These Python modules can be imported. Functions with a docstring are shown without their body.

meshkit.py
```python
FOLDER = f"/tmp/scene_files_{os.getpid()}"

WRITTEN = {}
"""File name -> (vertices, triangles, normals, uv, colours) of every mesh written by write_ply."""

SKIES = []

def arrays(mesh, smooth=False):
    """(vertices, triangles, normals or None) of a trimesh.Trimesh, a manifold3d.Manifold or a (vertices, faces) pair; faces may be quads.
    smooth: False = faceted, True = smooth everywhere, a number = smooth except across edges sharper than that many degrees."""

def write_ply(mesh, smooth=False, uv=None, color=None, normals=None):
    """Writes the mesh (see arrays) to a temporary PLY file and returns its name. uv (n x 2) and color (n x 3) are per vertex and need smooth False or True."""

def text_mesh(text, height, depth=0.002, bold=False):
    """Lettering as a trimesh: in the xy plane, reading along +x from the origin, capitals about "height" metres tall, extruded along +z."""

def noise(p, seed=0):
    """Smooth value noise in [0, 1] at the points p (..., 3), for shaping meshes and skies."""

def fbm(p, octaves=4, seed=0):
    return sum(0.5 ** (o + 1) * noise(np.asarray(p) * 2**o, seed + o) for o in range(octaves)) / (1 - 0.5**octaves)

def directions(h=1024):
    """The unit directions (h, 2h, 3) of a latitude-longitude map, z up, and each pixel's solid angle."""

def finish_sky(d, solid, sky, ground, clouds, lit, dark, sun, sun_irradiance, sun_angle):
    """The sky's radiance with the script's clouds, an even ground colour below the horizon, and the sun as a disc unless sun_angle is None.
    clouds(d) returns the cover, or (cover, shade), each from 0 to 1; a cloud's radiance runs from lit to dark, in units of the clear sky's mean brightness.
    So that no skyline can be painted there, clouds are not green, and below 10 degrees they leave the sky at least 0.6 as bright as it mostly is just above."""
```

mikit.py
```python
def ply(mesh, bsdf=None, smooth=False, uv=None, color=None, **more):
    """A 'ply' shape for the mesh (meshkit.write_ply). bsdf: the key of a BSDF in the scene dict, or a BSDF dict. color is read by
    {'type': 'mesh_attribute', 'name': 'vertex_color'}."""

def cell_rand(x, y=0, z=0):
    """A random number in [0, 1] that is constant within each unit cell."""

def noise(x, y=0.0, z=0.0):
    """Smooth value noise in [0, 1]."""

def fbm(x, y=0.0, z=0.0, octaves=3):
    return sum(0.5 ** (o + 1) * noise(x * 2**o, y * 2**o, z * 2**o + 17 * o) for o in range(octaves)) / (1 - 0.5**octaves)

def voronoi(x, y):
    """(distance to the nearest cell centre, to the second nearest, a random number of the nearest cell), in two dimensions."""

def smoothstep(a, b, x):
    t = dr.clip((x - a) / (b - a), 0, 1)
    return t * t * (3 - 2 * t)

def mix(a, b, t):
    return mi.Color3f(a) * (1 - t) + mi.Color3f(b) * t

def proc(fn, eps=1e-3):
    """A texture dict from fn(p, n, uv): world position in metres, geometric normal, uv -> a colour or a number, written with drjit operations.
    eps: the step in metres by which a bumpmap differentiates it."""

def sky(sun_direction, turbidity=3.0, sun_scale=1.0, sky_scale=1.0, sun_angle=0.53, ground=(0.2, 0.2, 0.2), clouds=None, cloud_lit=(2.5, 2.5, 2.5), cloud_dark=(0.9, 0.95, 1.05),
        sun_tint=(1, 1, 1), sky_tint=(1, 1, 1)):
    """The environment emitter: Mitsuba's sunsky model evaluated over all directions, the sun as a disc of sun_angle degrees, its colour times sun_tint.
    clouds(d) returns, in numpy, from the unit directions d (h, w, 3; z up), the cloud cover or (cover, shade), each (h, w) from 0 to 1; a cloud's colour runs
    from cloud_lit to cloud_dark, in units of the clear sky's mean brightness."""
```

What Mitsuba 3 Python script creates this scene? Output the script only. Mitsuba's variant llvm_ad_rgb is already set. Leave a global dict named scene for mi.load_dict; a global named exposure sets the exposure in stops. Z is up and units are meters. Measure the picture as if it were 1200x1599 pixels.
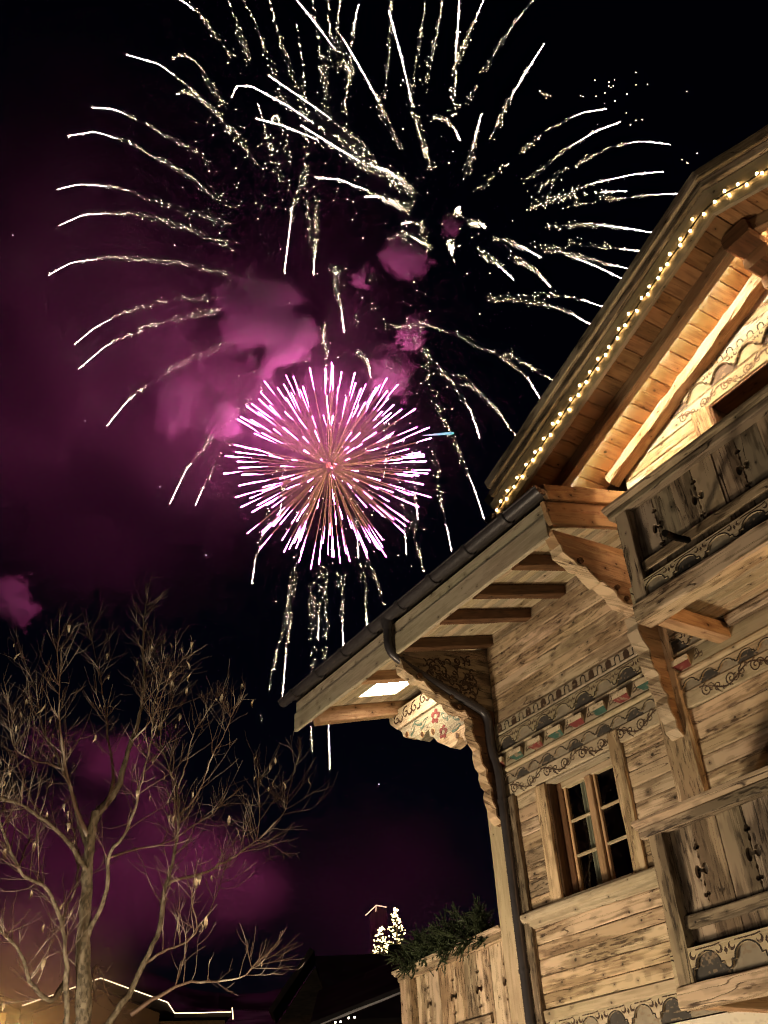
import math, random
import numpy as np
import trimesh
import drjit as dr
import mitsuba as mi
import mikit
import meshkit
from mikit import noise, fbm, cell_rand, smoothstep, mix
from shapely.geometry import Polygon, LineString, Point, box as sbox, MultiPolygon
from shapely.ops import unary_union
from shapely import affinity

T = mi.ScalarTransform4f
scene, labels = {}, {}

# ------------------------------------------------------------------ camera, sky, large lights, exposure
exposure = 0.0
CAM = np.array([0.0, -7.0, 1.6])
RIGHT = np.array([0.52964107, 0.84661133, -0.05224546])
DOWN = np.array([-0.51462198, 0.27176398, -0.81320881])
FWD = np.array([-0.67427336, 0.45759544, 0.57962216])
scene['camera'] = {'type': 'perspective', 'fov': 2 * math.degrees(math.atan(600 / 1480.9)), 'fov_axis': 'x',
                   'near_clip': 0.05, 'far_clip': 3000.0,
                   'to_world': T().look_at(origin=CAM.tolist(), target=(CAM + FWD).tolist(), up=(-DOWN).tolist())}
night = mikit.sky([0.3, -0.6, 0.05], turbidity=3, sun_scale=0.0, sky_scale=0.03, sky_tint=(0.55, 0.6, 1.9), ground=(0.05, 0.05, 0.05))
night['sampling_weight'] = 0.03
scene['sky'] = night


def quad_light(key, c, n, up, w, h, rgb, weight):
    """a flat lamp face that emits along n"""
    c, n, up = (np.array(v, float) for v in (c, n, up))
    n = n / np.linalg.norm(n)
    s = np.cross(up, n); s /= np.linalg.norm(s)
    u = np.cross(n, s)
    v = [c - s * w / 2 - u * h / 2, c + s * w / 2 - u * h / 2, c + s * w / 2 + u * h / 2, c - s * w / 2 + u * h / 2]
    scene[key] = mikit.ply((np.array(v), np.array([[0, 1, 2], [0, 2, 3]])), {'type': 'diffuse', 'reflectance': {'type': 'rgb', 'value': [.3, .3, .3]}},
                           emitter={'type': 'area', 'radiance': {'type': 'rgb', 'value': list(rgb)}, 'sampling_weight': weight})


# two floodlights standing on the square below the frame, and a warm wall lamp further right along the facade
FLOOD = [((-8.3, -3.9, 0.45), (-6.3, 0.0, 5.6), 0.8, 0.55, (226, 172, 108), 1.0, 'silver ground floodlight in the square before the left end of the chalet'),
         ((-9.3, -6.6, 0.45), (-11.6, -3.4, 6.0), 0.45, 0.4, (260, 222, 165), 0.5, 'silver ground spotlight that shines up into the bare tree'),
         ((-3.2, -5.0, 0.5), (-4.8, 0.0, 3.6), 0.6, 0.45, (40, 31, 21), 0.5, 'silver ground floodlight in the square before the balconies')]
flood_keys = []
for i, (p, t, w, h, rgb, wt, lab) in enumerate(FLOOD):
    k = 'floodlight' + ('' if i == 0 else '_%03d' % i)
    quad_light(k + '__lens', p, np.subtract(t, p), (0, 0, 1), w, h, rgb, wt)
    labels[k] = {'label': lab, 'category': 'floodlight', 'group': 'ground floodlights'}
    flood_keys.append((k, p, t, w, h))
quad_light('wall_lamp__shade', (-2.3, -0.55, 5.15), (-1, -0.5, 0.35), (0, 0, 1), 0.3, 0.3, (120, 62, 24), 0.5)
labels['wall_lamp'] = {'label': 'warm square wall lamp on the facade below the upper balcony', 'category': 'wall lamp'}


# ------------------------------------------------------------------ helpers
taken = set()


def number(name):
    """the name, or the name under its next free number"""
    k, i = name, 0
    while k in scene or k in labels or k in taken:
        i += 1
        k = f'{name}_{i:03d}'
    taken.add(k)
    return k


def add(name, mesh, bsdf, smooth=False, uv=None, **more):
    k = number(name)
    scene[k] = mikit.ply(mesh, bsdf, smooth=smooth, uv=uv, **more)
    return k


def tag(key, label, cat, group=None, kind=None):
    labels[key] = {k: v for k, v in (('label', label), ('category', cat), ('group', group), ('kind', kind)) if v}


rng = np.random.default_rng(11)
uid = [0]


def nid():
    uid[0] += 1
    return (uid[0] * 37) % 89


def cat_meshes(ms):
    V, F, U, n = [], [], [], 0
    for v, f, u in ms:
        V.append(v); F.append(np.asarray(f) + n); U.append(u); n += len(v)
    return np.vstack(V), np.vstack(F), np.vstack(U)


def timber(a, b, up, w, h, ch=0.008, seg=5, wob=0.003, profile=None, ident=None):
    """a squared, slightly uneven timber from a to b: w across, h along up; uv = (metres along, metres round) + 8 * ident"""
    a, b, up = (np.array(x, float) for x in (a, b, up))
    L = np.linalg.norm(b - a); d = (b - a) / L
    s = np.cross(d, up); s /= np.linalg.norm(s); u = np.cross(s, d)
    if profile is None:
        c = min(ch, w * .4, h * .4)
        x, y = w / 2, h / 2
        profile = [(x - c, -y), (x, -y + c), (x, y - c), (x - c, y), (-x + c, y), (-x, y - c), (-x, -y + c), (-x + c, -y)]
    pr = np.array(profile, float)
    n = len(pr)
    per = np.concatenate([[0], np.cumsum(np.linalg.norm(np.roll(pr, -1, 0) - pr, axis=1))])
    idn = nid() if ident is None else ident
    V, U = [], []
    for i in range(seg + 1):
        t = i / seg
        off = rng.normal(0, wob, (n, 2)) if wob else 0
        q = pr + off
        ring = a + d * L * t + q[:, :1] * s + q[:, 1:] * u
        ring = np.vstack([ring, ring[:1]])
        V.append(ring)
        U.append(np.stack([np.full(n + 1, L * t), per + idn * 8.0], 1))
    V, U = np.vstack(V), np.vstack(U)
    F = []
    m = n + 1
    for i in range(seg):
        for j in range(n):
            p0, p1, p2, p3 = i * m + j, i * m + j + 1, (i + 1) * m + j + 1, (i + 1) * m + j
            F += [[p0, p2, p1], [p0, p3, p2]]
    for end, sgn in ((0, 1), (seg, -1)):
        base = len(V)
        ring = V[end * m:end * m + n]
        V = np.vstack([V, ring])
        U = np.vstack([U, np.stack([pr[:, 0] * .25 + 3, pr[:, 1] + 4 + idn * 8.0], 1)])
        for j in range(1, n - 1):
            F.append([base, base + j, base + j + 1] if sgn > 0 else [base, base + j + 1, base + j])
    return V, np.array(F), U


def tb(name, a, b, up, w, h, bsdf, **k):
    v, f, u = timber(a, b, up, w, h, **k)
    return add(name, (v, f), bsdf, uv=u)


EX, EY, EZ = np.eye(3)


def slab(poly, O, e1, e2, en, t, along=0, ident=None):
    """shapely polygon (in e1, e2) extruded by t along en from O"""
    polys = [p for p in (poly.geoms if hasattr(poly, 'geoms') else [poly]) if p.geom_type == 'Polygon' and p.area > 1e-7]
    O, e1, e2, en = (np.array(x, float) for x in (O, e1, e2, en))
    idn = nid() if ident is None else ident
    out = []
    for p in polys:
        m = trimesh.creation.extrude_polygon(p, t)
        v = np.array(m.vertices); f = np.array(m.faces)
        P = O + v[:, :1] * e1 + v[:, 1:2] * e2 + v[:, 2:] * en
        if np.dot(np.cross(e1, e2), en) < 0:
            f = f[:, ::-1]
        u = np.stack([v[:, along] + v[:, 2] * .3, v[:, 1 - along] % 7.0 + v[:, 2] * .7 + idn * 8.0], 1)
        out.append((P, f, u))
    return cat_meshes(out)


def sl(name, poly, O, e1, e2, en, t, bsdf, **k):
    v, f, u = slab(poly, O, e1, e2, en, t, **k)
    return add(name, (v, f), bsdf, uv=u)


def front(name, poly, y, t, bsdf, **k):
    """polygon in (x, z), its face towards -y lying at y, thickness t behind it"""
    return sl(name, poly, (0, y + t, 0), EX, EZ, -EY, t, bsdf, **k)


def tube(pts, rad, sides=8, caps=True):
    p = np.asarray(pts, float); n = len(p)
    r = np.broadcast_to(np.asarray(rad, float), (n,))
    t = np.gradient(p, axis=0); t /= np.linalg.norm(t, axis=1, keepdims=True) + 1e-12
    a = np.cross(t[0], [0, 0, 1.0] if abs(t[0][2]) < .9 else [1.0, 0, 0]); a /= np.linalg.norm(a)
    ang = np.arange(sides) * 2 * np.pi / sides
    V = []
    for i in range(n):
        a = a - t[i] * np.dot(a, t[i]); a /= np.linalg.norm(a) + 1e-12
        b = np.cross(t[i], a)
        V.append(p[i] + r[i] * (np.cos(ang)[:, None] * a + np.sin(ang)[:, None] * b))
    V = np.vstack(V)
    F = []
    for i in range(n - 1):
        for j in range(sides):
            k = (j + 1) % sides
            F += [[i * sides + j, i * sides + k, (i + 1) * sides + k], [i * sides + j, (i + 1) * sides + k, (i + 1) * sides + j]]
    if caps:
        for j in range(1, sides - 1):
            F.append([0, j + 1, j]); e = (n - 1) * sides; F.append([e, e + j, e + j + 1])
    return V, np.array(F)


def round_path(pts, r=0.1, n=6):
    p = [np.array(q, float) for q in pts]
    out = [p[0]]
    for i in range(1, len(p) - 1):
        d0, d1 = p[i - 1] - p[i], p[i + 1] - p[i]
        q0 = p[i] + d0 / np.linalg.norm(d0) * min(r, np.linalg.norm(d0) * .45)
        q1 = p[i] + d1 / np.linalg.norm(d1) * min(r, np.linalg.norm(d1) * .45)
        for t in np.linspace(0, 1, n):
            out.append((1 - t) ** 2 * q0 + 2 * t * (1 - t) * p[i] + t * t * q1)
    out.append(p[-1])
    return np.array(out)


def join(ms):
    V, F, n = [], [], 0
    for v, f in ms:
        V.append(v); F.append(np.asarray(f) + n); n += len(v)
    return np.vstack(V), np.vstack(F)


def boxm(c, s):
    m = trimesh.creation.box(extents=s)
    return np.array(m.vertices) + np.array(c), np.array(m.faces)


# ------------------------------------------------------------------ materials
def rgb(*c):
    return {'type': 'rgb', 'value': list(c)}


def wood(pale, mid, dark, knots=1.0, streak=1.0, rough=0.75, bump=0.003, patch=1.0):
    """weathered timber: grain, long dark streaks, cracks, knots, tone from board to board; uv in metres along and across"""
    pale, mid, dark = (mi.Color3f(*c) for c in (pale, mid, dark))

    def parts(uv):
        u, v = uv.x, uv.y
        i = dr.floor(v / 8.0)
        o = i * 13.7
        # the grain wanders, and swirls round in places
        sw = noise(u * 1.3 + o, v * 5.0, 31.0) - .5
        wv = v + .030 * sw + .012 * (noise(u * 4.5 + o, v * 11, 7.0) - .5) + .004 * (noise(u * 13, v * 30 + o, 2.0) - .5)
        g = noise(u * 3.0 + o, wv * 120, 3.0)
        g2 = noise(u * 4.0 + o, wv * 46, 9.0)
        area = fbm(u * 1.5 + o, v * 7.0, 12.0, 3)
        st = smoothstep(.50, .78, noise(u * 8.0 + o, wv * 66, 21.0) * .55 + noise(u * 21 + o, wv * 130, 5.0) * .45) * smoothstep(.36, .62, area) * (.45 + 1.0 * cell_rand(i, 5, 13))
        crack = smoothstep(.030, .0, dr.abs(noise(u * 1.6 + o, wv * 26, 40.0) - .5)) * smoothstep(.46, .64, noise(u * 3.1 + o, wv * 13, 50.0))
        # knots: one per cell, not in every cell
        kx, ky = u * 3.4 + o, v * 10.0
        cx, cy = dr.floor(kx), dr.floor(ky)
        px, py = cx + .2 + .6 * cell_rand(cx, cy, 1), cy + .25 + .5 * cell_rand(cx, cy, 2)
        rr = .005 + .020 * cell_rand(cx, cy, 4) * cell_rand(cx, cy, 6)
        dx, dy = (kx - px) / 3.4 * .8, (ky - py) / 10.0
        q = dr.sqrt(dx * dx + dy * dy) + .010 * (noise(u * 55, v * 55) - .5)
        own = cell_rand(i, 3, 11)
        has = dr.select(cell_rand(cx, cy, 3) < (.12 + .75 * own * own) * knots, 1.0, 0.0)
        kn = smoothstep(rr, rr * .4, q) * has
        halo = smoothstep(rr * 4.5, rr, q) * has
        return i, g, g2, st, crack, kn, halo, area, u, v, o

    def col(p, n, uv):
        i, g, g2, st, crack, kn, halo, area, u, v, o = parts(uv)
        tone = .72 + .50 * cell_rand(i, 7, 3)
        blot = noise(u * 9 + o, v * 26, 77.0)
        c = mix(pale, mid, smoothstep(.25, .75, .40 * g2 + .35 * g + .25 * blot + patch * 1.5 * (area - .5)))
        c = mix(c, dark, dr.clip(streak * (.68 * st + .85 * crack + .22 * smoothstep(.60, .82, blot)) + .40 * halo, 0, 1))
        c = mix(c, dark * .55, kn)
        hue = cell_rand(i, 9, 5) - .5
        red = noise(u * 1.1 + o, v * 3.0, 91.0) - .5
        return c * tone * mi.Color3f(1 + .10 * hue + .10 * red, 1.0, 1 - .14 * hue + .10 * red)

    def h(p, n, uv):
        i, g, g2, st, crack, kn, halo, area, u, v, o = parts(uv)
        return .5 * g + .4 * g2 - .7 * st - 1.6 * crack - .8 * kn

    base = {'type': 'principled', 'base_color': mikit.proc(col), 'roughness': rough, 'specular': 0.3}
    return {'type': 'twosided', 'b': {'type': 'bumpmap', 'scale': bump, 'tex': mikit.proc(h, eps=0.004), 'b': base}}


M = {}


def mat(key, d):
    scene['mat_' + key] = d
    M[key] = 'mat_' + key


mat('wall', wood((.54, .415, .285), (.30, .215, .135), (.075, .048, .030), knots=1.0, streak=1.0, bump=.004))
mat('grey', wood((.36, .285, .20), (.165, .125, .085), (.045, .032, .022), knots=.6, streak=1.2, patch=1.6, bump=.004))
mat('warm', wood((.46, .30, .17), (.34, .205, .11), (.15, .075, .035), knots=.8, streak=.55, rough=.6, bump=.0015, patch=.6))
mat('soffit', wood((.34, .185, .085), (.24, .125, .055), (.10, .046, .020), knots=.7, streak=.5, rough=.6, bump=.0015, patch=.8))
mat('fascia', wood((.44, .37, .26), (.36, .295, .20), (.13, .10, .065), knots=.9, streak=.45, bump=.0015, patch=.6))
mat('brown', wood((.13, .067, .034), (.09, .046, .024), (.030, .017, .010), knots=.4, streak=.6, rough=.5, bump=.001, patch=.5))


def paint(c, spread=.18, rough=.7, worn=(.22, .165, .11)):
    """old paint, rubbed through to the wood in specks"""
    c, worn = mi.Color3f(*c), mi.Color3f(*worn)

    def f(p, n, uv):
        k = fbm(p.x * 9, p.z * 9, p.y * 9, 3)
        w = smoothstep(.60, .74, noise(p.x * 45, p.y * 45, p.z * 45) * .6 + .4 * noise(p.x * 7, p.y * 7, p.z * 30))
        return mix(c * (1 - spread + 2 * spread * k), worn, w * .8)
    return {'type': 'twosided', 'b': {'type': 'principled', 'base_color': mikit.proc(f), 'roughness': rough, 'specular': .3}}


mat('ink', paint((.020, .016, .013)))
mat('ink_brown', paint((.050, .030, .020)))
mat('light_grey', paint((.25, .215, .165), spread=.3))
mat('dark_grey', paint((.052, .047, .044)))
mat('cream', paint((.50, .42, .30)))
mat('red', paint((.14, .028, .026), spread=.35))
mat('green', paint((.030, .078, .062), spread=.35))
mat('leaf_green', paint((.075, .11, .085), spread=.35))
mat('plaster', paint((.62, .57, .48), spread=.06, worn=(.52, .47, .39)))
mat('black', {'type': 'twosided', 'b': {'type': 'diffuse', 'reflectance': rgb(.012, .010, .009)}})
mat('metal', {'type': 'twosided', 'b': {'type': 'principled', 'base_color': mikit.proc(lambda p, n, uv: mi.Color3f(.052, .048, .054) * (.7 + .6 * fbm(p.x * 5, p.y * 5, p.z * 5, 3))), 'metallic': .35, 'roughness': .36, 'specular': .5}})
mat('glass', {'type': 'thindielectric', 'int_ior': 1.5, 'ext_ior': 1.0})

# ================================================================== THE CHALET
CH = 'wooden_chalet'
tag(CH, 'large weathered timber chalet with carved balconies and painted bands, filling the right of the picture', 'chalet')
XL, XR = -8.23, -1.2          # facade from its left corner to beyond the right edge of the picture
XB0, XB1 = -5.57, -5.44       # the carved bracket
RIDGE_X, RIDGE_Z, GP = -2.95, 8.95, 0.375


def zs(x):
    """underside of the gable roof"""
    return RIDGE_Z - GP * abs(x - RIDGE_X)


def ze(y):
    """underside of the rafters of the eave"""
    return 7.03 + 0.275 * y


# ---- walls: backing, planks
W = CH + '__wall'
WX0, WX1, WZ0, WZ1 = -7.52, -6.49, 3.87, 5.07      # window opening
DX0, DX1, DZ0, DZ1 = -4.25, -2.2, 5.7, 7.96        # balcony door opening
hole = sbox(WX0, WZ0, WX1, WZ1).union(sbox(DX0, DZ0, DX1, DZ1)).union(sbox(-4.4, 2.72, -3.2, 4.75))
shell = Polygon([(XL, 0), (XR, 0), (XR, zs(XR)), (RIDGE_X, zs(RIDGE_X)), (-5.5, zs(-5.5)), (-5.5, 7.22), (XL, 7.22)])
front(W, shell.difference(hole), .035, .10, M['brown'])
sl(W + '__side_panel', sbox(0.03, 0, 5.0, 6.9), (XL, 0, 0), EY, EZ, EX, .1, M['brown'])
front(W + '__plaster', sbox(XL, 0, XR, 2.61), -.03, .06, M['plaster'])


def plank_row(z0, z1, x0=XL, x1=XR, y=0.0, m='wall'):
    """one row of wall planking, cut at the openings"""
    spans = [(x0, x1)]
    for a, b, c, d in ((WX0 - .16, WX1 + .15, WZ0 - .05, WZ1 + .03), (DX0 - .2, DX1 + .2, DZ0, DZ1 + .02)):
        if z0 < d - .03 and z1 > c + .03:
            spans = [q for s0, s1 in spans for q in ((s0, min(s1, a)), (max(s0, b), s1)) if q[1] - q[0] > .05]
    for s0, s1 in spans:
        g = rng.uniform(.002, .005)
        tb(W + '__plank', (s0, y + .015 + rng.uniform(-.004, .004), (z0 + z1) / 2), (s1, y + .015 + rng.uniform(-.004, .004), (z0 + z1) / 2),
           EZ, .034, z1 - z0 - 2 * g, M[m], ch=.007, seg=max(2, int((s1 - s0) / .55)), wob=.0022)


def rows(z0, z1, n, **k):
    e = np.linspace(z0, z1, n + 1)
    e[1:-1] += rng.uniform(-.012, .012, n - 1)
    for a, b in zip(e[:-1], e[1:]):
        plank_row(a, b, **k)


rows(2.945, 3.70, 5)
rows(3.86, 5.10, 8)
rows(6.00, 7.20, 7)
# gable wall above the roof of the eave
gz = np.linspace(7.20, 7.97, 6)
for a, b in zip(gz[:-1], gz[1:]):
    plank_row(a, b, x0=-5.50)
for a, b in zip(np.linspace(8.46, 9.08, 5)[:-1], np.linspace(8.46, 9.08, 5)[1:]):
    x0 = RIDGE_X - (RIDGE_Z - a) / GP
    p = sbox(x0, a + .003, XR, b - .003).intersection(Polygon([(-5.9, zs(-5.9)), (RIDGE_X, RIDGE_Z), (0, zs(0))]))
    front(W + '__plank', p, -.002 + rng.uniform(-.003, .003), .034, M['wall'])
for a, b in ((7.97, 8.13), (8.13, 8.345), (8.345, 8.46)):
    x0 = RIDGE_X - (RIDGE_Z - a) / GP
    p = Polygon([(x0, a + .002), (XR, a + .002), (XR, b - .002), (RIDGE_X - (RIDGE_Z - b) / GP, b - .002)])
    front(W + '__plank', p, -.006 if a != 8.13 else -.010, .036, M['fascia'])

# ---- belts and painted bands
BD = CH + '__band'
taken.add(BD)


def long_board(name, z0, z1, y0, y1, m='fascia', x0=XL, x1=XR, **k):
    return tb(name, (x0, (y0 + y1) / 2, (z0 + z1) / 2), (x1, (y0 + y1) / 2, (z0 + z1) / 2), EZ, y1 - y0, z1 - z0, M[m], seg=9, wob=.0012, **k)


belt = [(.05, -.078), (.05, .078), (-.085, .078), (-.105, .060), (-.108, .030), (-.095, .004), (-.062, -.016), (-.055, -.030), (-.055, -.052), (-.030, -.066), (-.030, -.078)]
bv, bf, bu = timber((XL - .01, 0, 3.775), (-5.3, 0, 3.775), EZ, 1, 1, profile=[(-a, b) for a, b in belt][::-1], seg=8, wob=.001)
add(CH + '__belt_moulding', (bv, bf), M['fascia'], uv=bu)
long_board(BD + '__board', 2.845, 2.942, -.03, .03)
long_board(BD + '__board', 5.10, 5.262, -.028, .03)
long_board(BD + '__board', 5.264, 5.392, -.006, .03)
long_board(BD + '__moulding', 5.394, 5.462, -.050, .03, ch=.022)
long_board(BD + '__board', 5.464, 5.628, -.030, .03)
long_board(BD + '__moulding', 5.630, 5.655, -.046, .03)
long_board(BD + '__board', 5.657, 5.862, -.004, .03)
long_board(BD + '__board', 5.864, 5.998, -.030, .03)


def crescent(x, z, r, rot=0):
    a = Point(x, z).buffer(r, 10)
    b = Point(x + .45 * r * math.cos(rot), z + .45 * r * math.sin(rot)).buffer(r * .72, 10)
    return a.difference(b)


def diamond(x, z, w, h):
    return Polygon([(x - w, z), (x, z - h), (x + w, z), (x, z + h)])


def valance(key, x0, x1, z0, z1, P, y, phase=0.0, first_dark=True, tabs=True, curls=True, plain_left=0.0, top_line=True):
    """a scalloped board over alternately dark and pale grey fields, with an inked edge and curls above each tab"""
    H = z1 - z0
    n0, n1 = int(math.floor((x0 - phase) / P)) - 1, int(math.ceil((x1 - phase) / P)) + 1
    lim = sbox(x0 + plain_left, z0 - .01, x1, z1)
    zt = z0 + .16 * H           # tab ends
    zh = z0 + .38 * H           # shoulders
    cuts, inks = [], []
    for n in range(n0, n1):
        c = phase + n * P
        arch = affinity.scale(Point(c, zh).buffer(1, 16), .31 * P, .40 * H).union(sbox(c - .31 * P, z0 - .02, c + .31 * P, zh))
        low = sbox(c - .40 * P, z0 - .02, c + .40 * P, zh)
        tabcut = sbox(c + .38 * P, z0 - .02, c + .62 * P, zt + .08 * P).difference(affinity.scale(Point(c + P / 2, zt + .10 * P).buffer(1, 10), .10 * P, .10 * P))
        cuts.append(unary_union([arch, low, tabcut]))
        fld = sbox(c - P / 2 + .002, z0, c + P / 2 - .002, zh + .42 * H).intersection(sbox(x0 + .004, z0, x1, z1))
        if fld.area > 1e-5:
            front(key + '__field', fld, y + .004, .012, M['dark_grey' if (n % 2 == 0) == first_dark else 'light_grey'])
        if curls:
            t = c + P / 2
            s = min(P * .085, H * .13)
            if x0 + plain_left + .05 < t < x1 - .05:
                g = [diamond(t, zh + .30 * H, s * .55, s * .95), crescent(t - 1.9 * s, zh + .38 * H, s, 2.2), crescent(t + 1.9 * s, zh + .38 * H, s, .9)]
                if top_line:
                    g += [LineString([(t - 1.5 * s, zh + .50 * H + s * .4), (t - 3.2 * s, z1 - .10 * H), (t - P + 3.2 * s, z1 - .10 * H)]).buffer(.0045)]
                inks += g
    cut = unary_union(cuts)
    board = sbox(x0, z0 if plain_left else z0 - .001, x1, z1).difference(cut.intersection(lim))
    front(key + '__scalloped_board', board, y - .018, .020, M['fascia'])
    edge = cut.buffer(.010, 4).difference(cut).intersection(board)
    front(key + '__inked_edge', edge, y - .0205, .0035, M['ink'])
    if inks:
        front(key + '__inked_curls', unary_union(inks).intersection(board.buffer(-.002)), y - .0200, .003, M['ink_brown'])


def spiral(x, z, r, a0, turns, sgn=1, n=26):
    t = np.linspace(0, 1, n)
    ang = a0 + sgn * turns * 2 * np.pi * t
    q = r * (1 - .86 * t)
    return np.stack([x + q * np.cos(ang), z + q * np.sin(ang)], 1)


def scroll_motif(x, z, w, h, flip):
    """one length of running scroll: a big curl, a stem, a returning loop, leaves"""
    s = -1 if flip else 1
    r = .50 * h
    a = spiral(x + .20 * w, z + s * .02 * h, r, math.pi * .5 * s, 1.5, s)
    stem = [(x - .05 * w + w * 1.1 * t, z + s * h * .44 * math.cos(t * math.pi)) for t in np.linspace(0, 1, 14)]
    b = spiral(x + .66 * w, z - s * .10 * h, .36 * h, -math.pi * .5 * s, 1.2, -s)
    c = [(x + .30 * w + .45 * w * t, z + s * h * (.30 - .75 * t + .25 * math.sin(t * 5))) for t in np.linspace(0, 1, 10)]
    g = [LineString(a).buffer(.0058), LineString(stem).buffer(.0068), LineString(b).buffer(.0050), LineString(c).buffer(.0045)]
    for k in (.42, .90):
        px, pz = x + w * k, z + s * h * .30 * math.cos(k * math.pi)
        lf = affinity.rotate(affinity.scale(Point(px, pz).buffer(1, 8), .085 * w, .11 * h), s * 35)
        g.append(lf.difference(affinity.translate(lf, .012, s * .008)))
        g.append(crescent(px - .04 * w, pz - s * .16 * h, .055 * w, s * 1.2))
    return unary_union(g)


k = number(BD)
valance(BD, XL + .01, -5.25, 2.625, 2.845, .345, -.006, phase=-7.06, first_dark=True)
valance(BD, XL + .01, XR, 5.657, 5.84, .330, -.018, phase=-6.73, first_dark=True)
for x0, x1, ph, fd in ((XL + .01, -5.56, -6.97, True), (-5.42, XR, -5.10, True)):
    valance(BD, x0, x1, 5.272, 5.378, .222, -.022, phase=ph, first_dark=fd, curls=False)
valance(BD, -4.72, XR, 8.142, 8.330, .330, -.020, phase=-4.30, first_dark=False)
i = 0
x = XL + .16
while x < -3.2:
    p = scroll_motif(x, 5.182, .285, .125, i % 2 == 1)
    if not (XB0 - .35 < x < XB1 + .02):
        front(BD + '__scroll', p, -.0305, .004, M['ink_brown'])
    x += .285; i += 1
x = -4.62; i = 0
while x < -2.2:
    front(BD + '__scroll', scroll_motif(x, 8.05, .285, .115, i % 2 == 1), -.0085, .004, M['ink_brown'])
    x += .285; i += 1


def arch_poly(x, z0, z1, w):
    return sbox(x - w, z0, x + w, z1 - w).union(Point(x, z1 - w).buffer(w, 10))


def arch_row(x0, x1, z0, z1, y, pitch, dark_every=2):
    i = 0
    x = x0
    while x < x1:
        o = arch_poly(x, z0, z1, .040)
        inn = arch_poly(x, z0 - .02, z1 - .011, .029)
        if i % 2 == 0 and dark_every:
            g = unary_union([o])
            front(BD + '__arch', g, y - .004, .006, M['ink_brown'])
        else:
            front(BD + '__arch', o.difference(inn), y - .004, .006, M['ink'])
        front(BD + '__arch_foot', sbox(x + .040, z0, x + pitch - .040, z0 + .010), y - .0035, .0055, M['ink'])
        x += pitch; i += 1


arch_row(-8.13, -5.60, 5.885, 5.985, -.030, .1325)
arch_row(-4.09, -2.3, 8.352, 8.432, -.006, .1325, dark_every=0)

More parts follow.
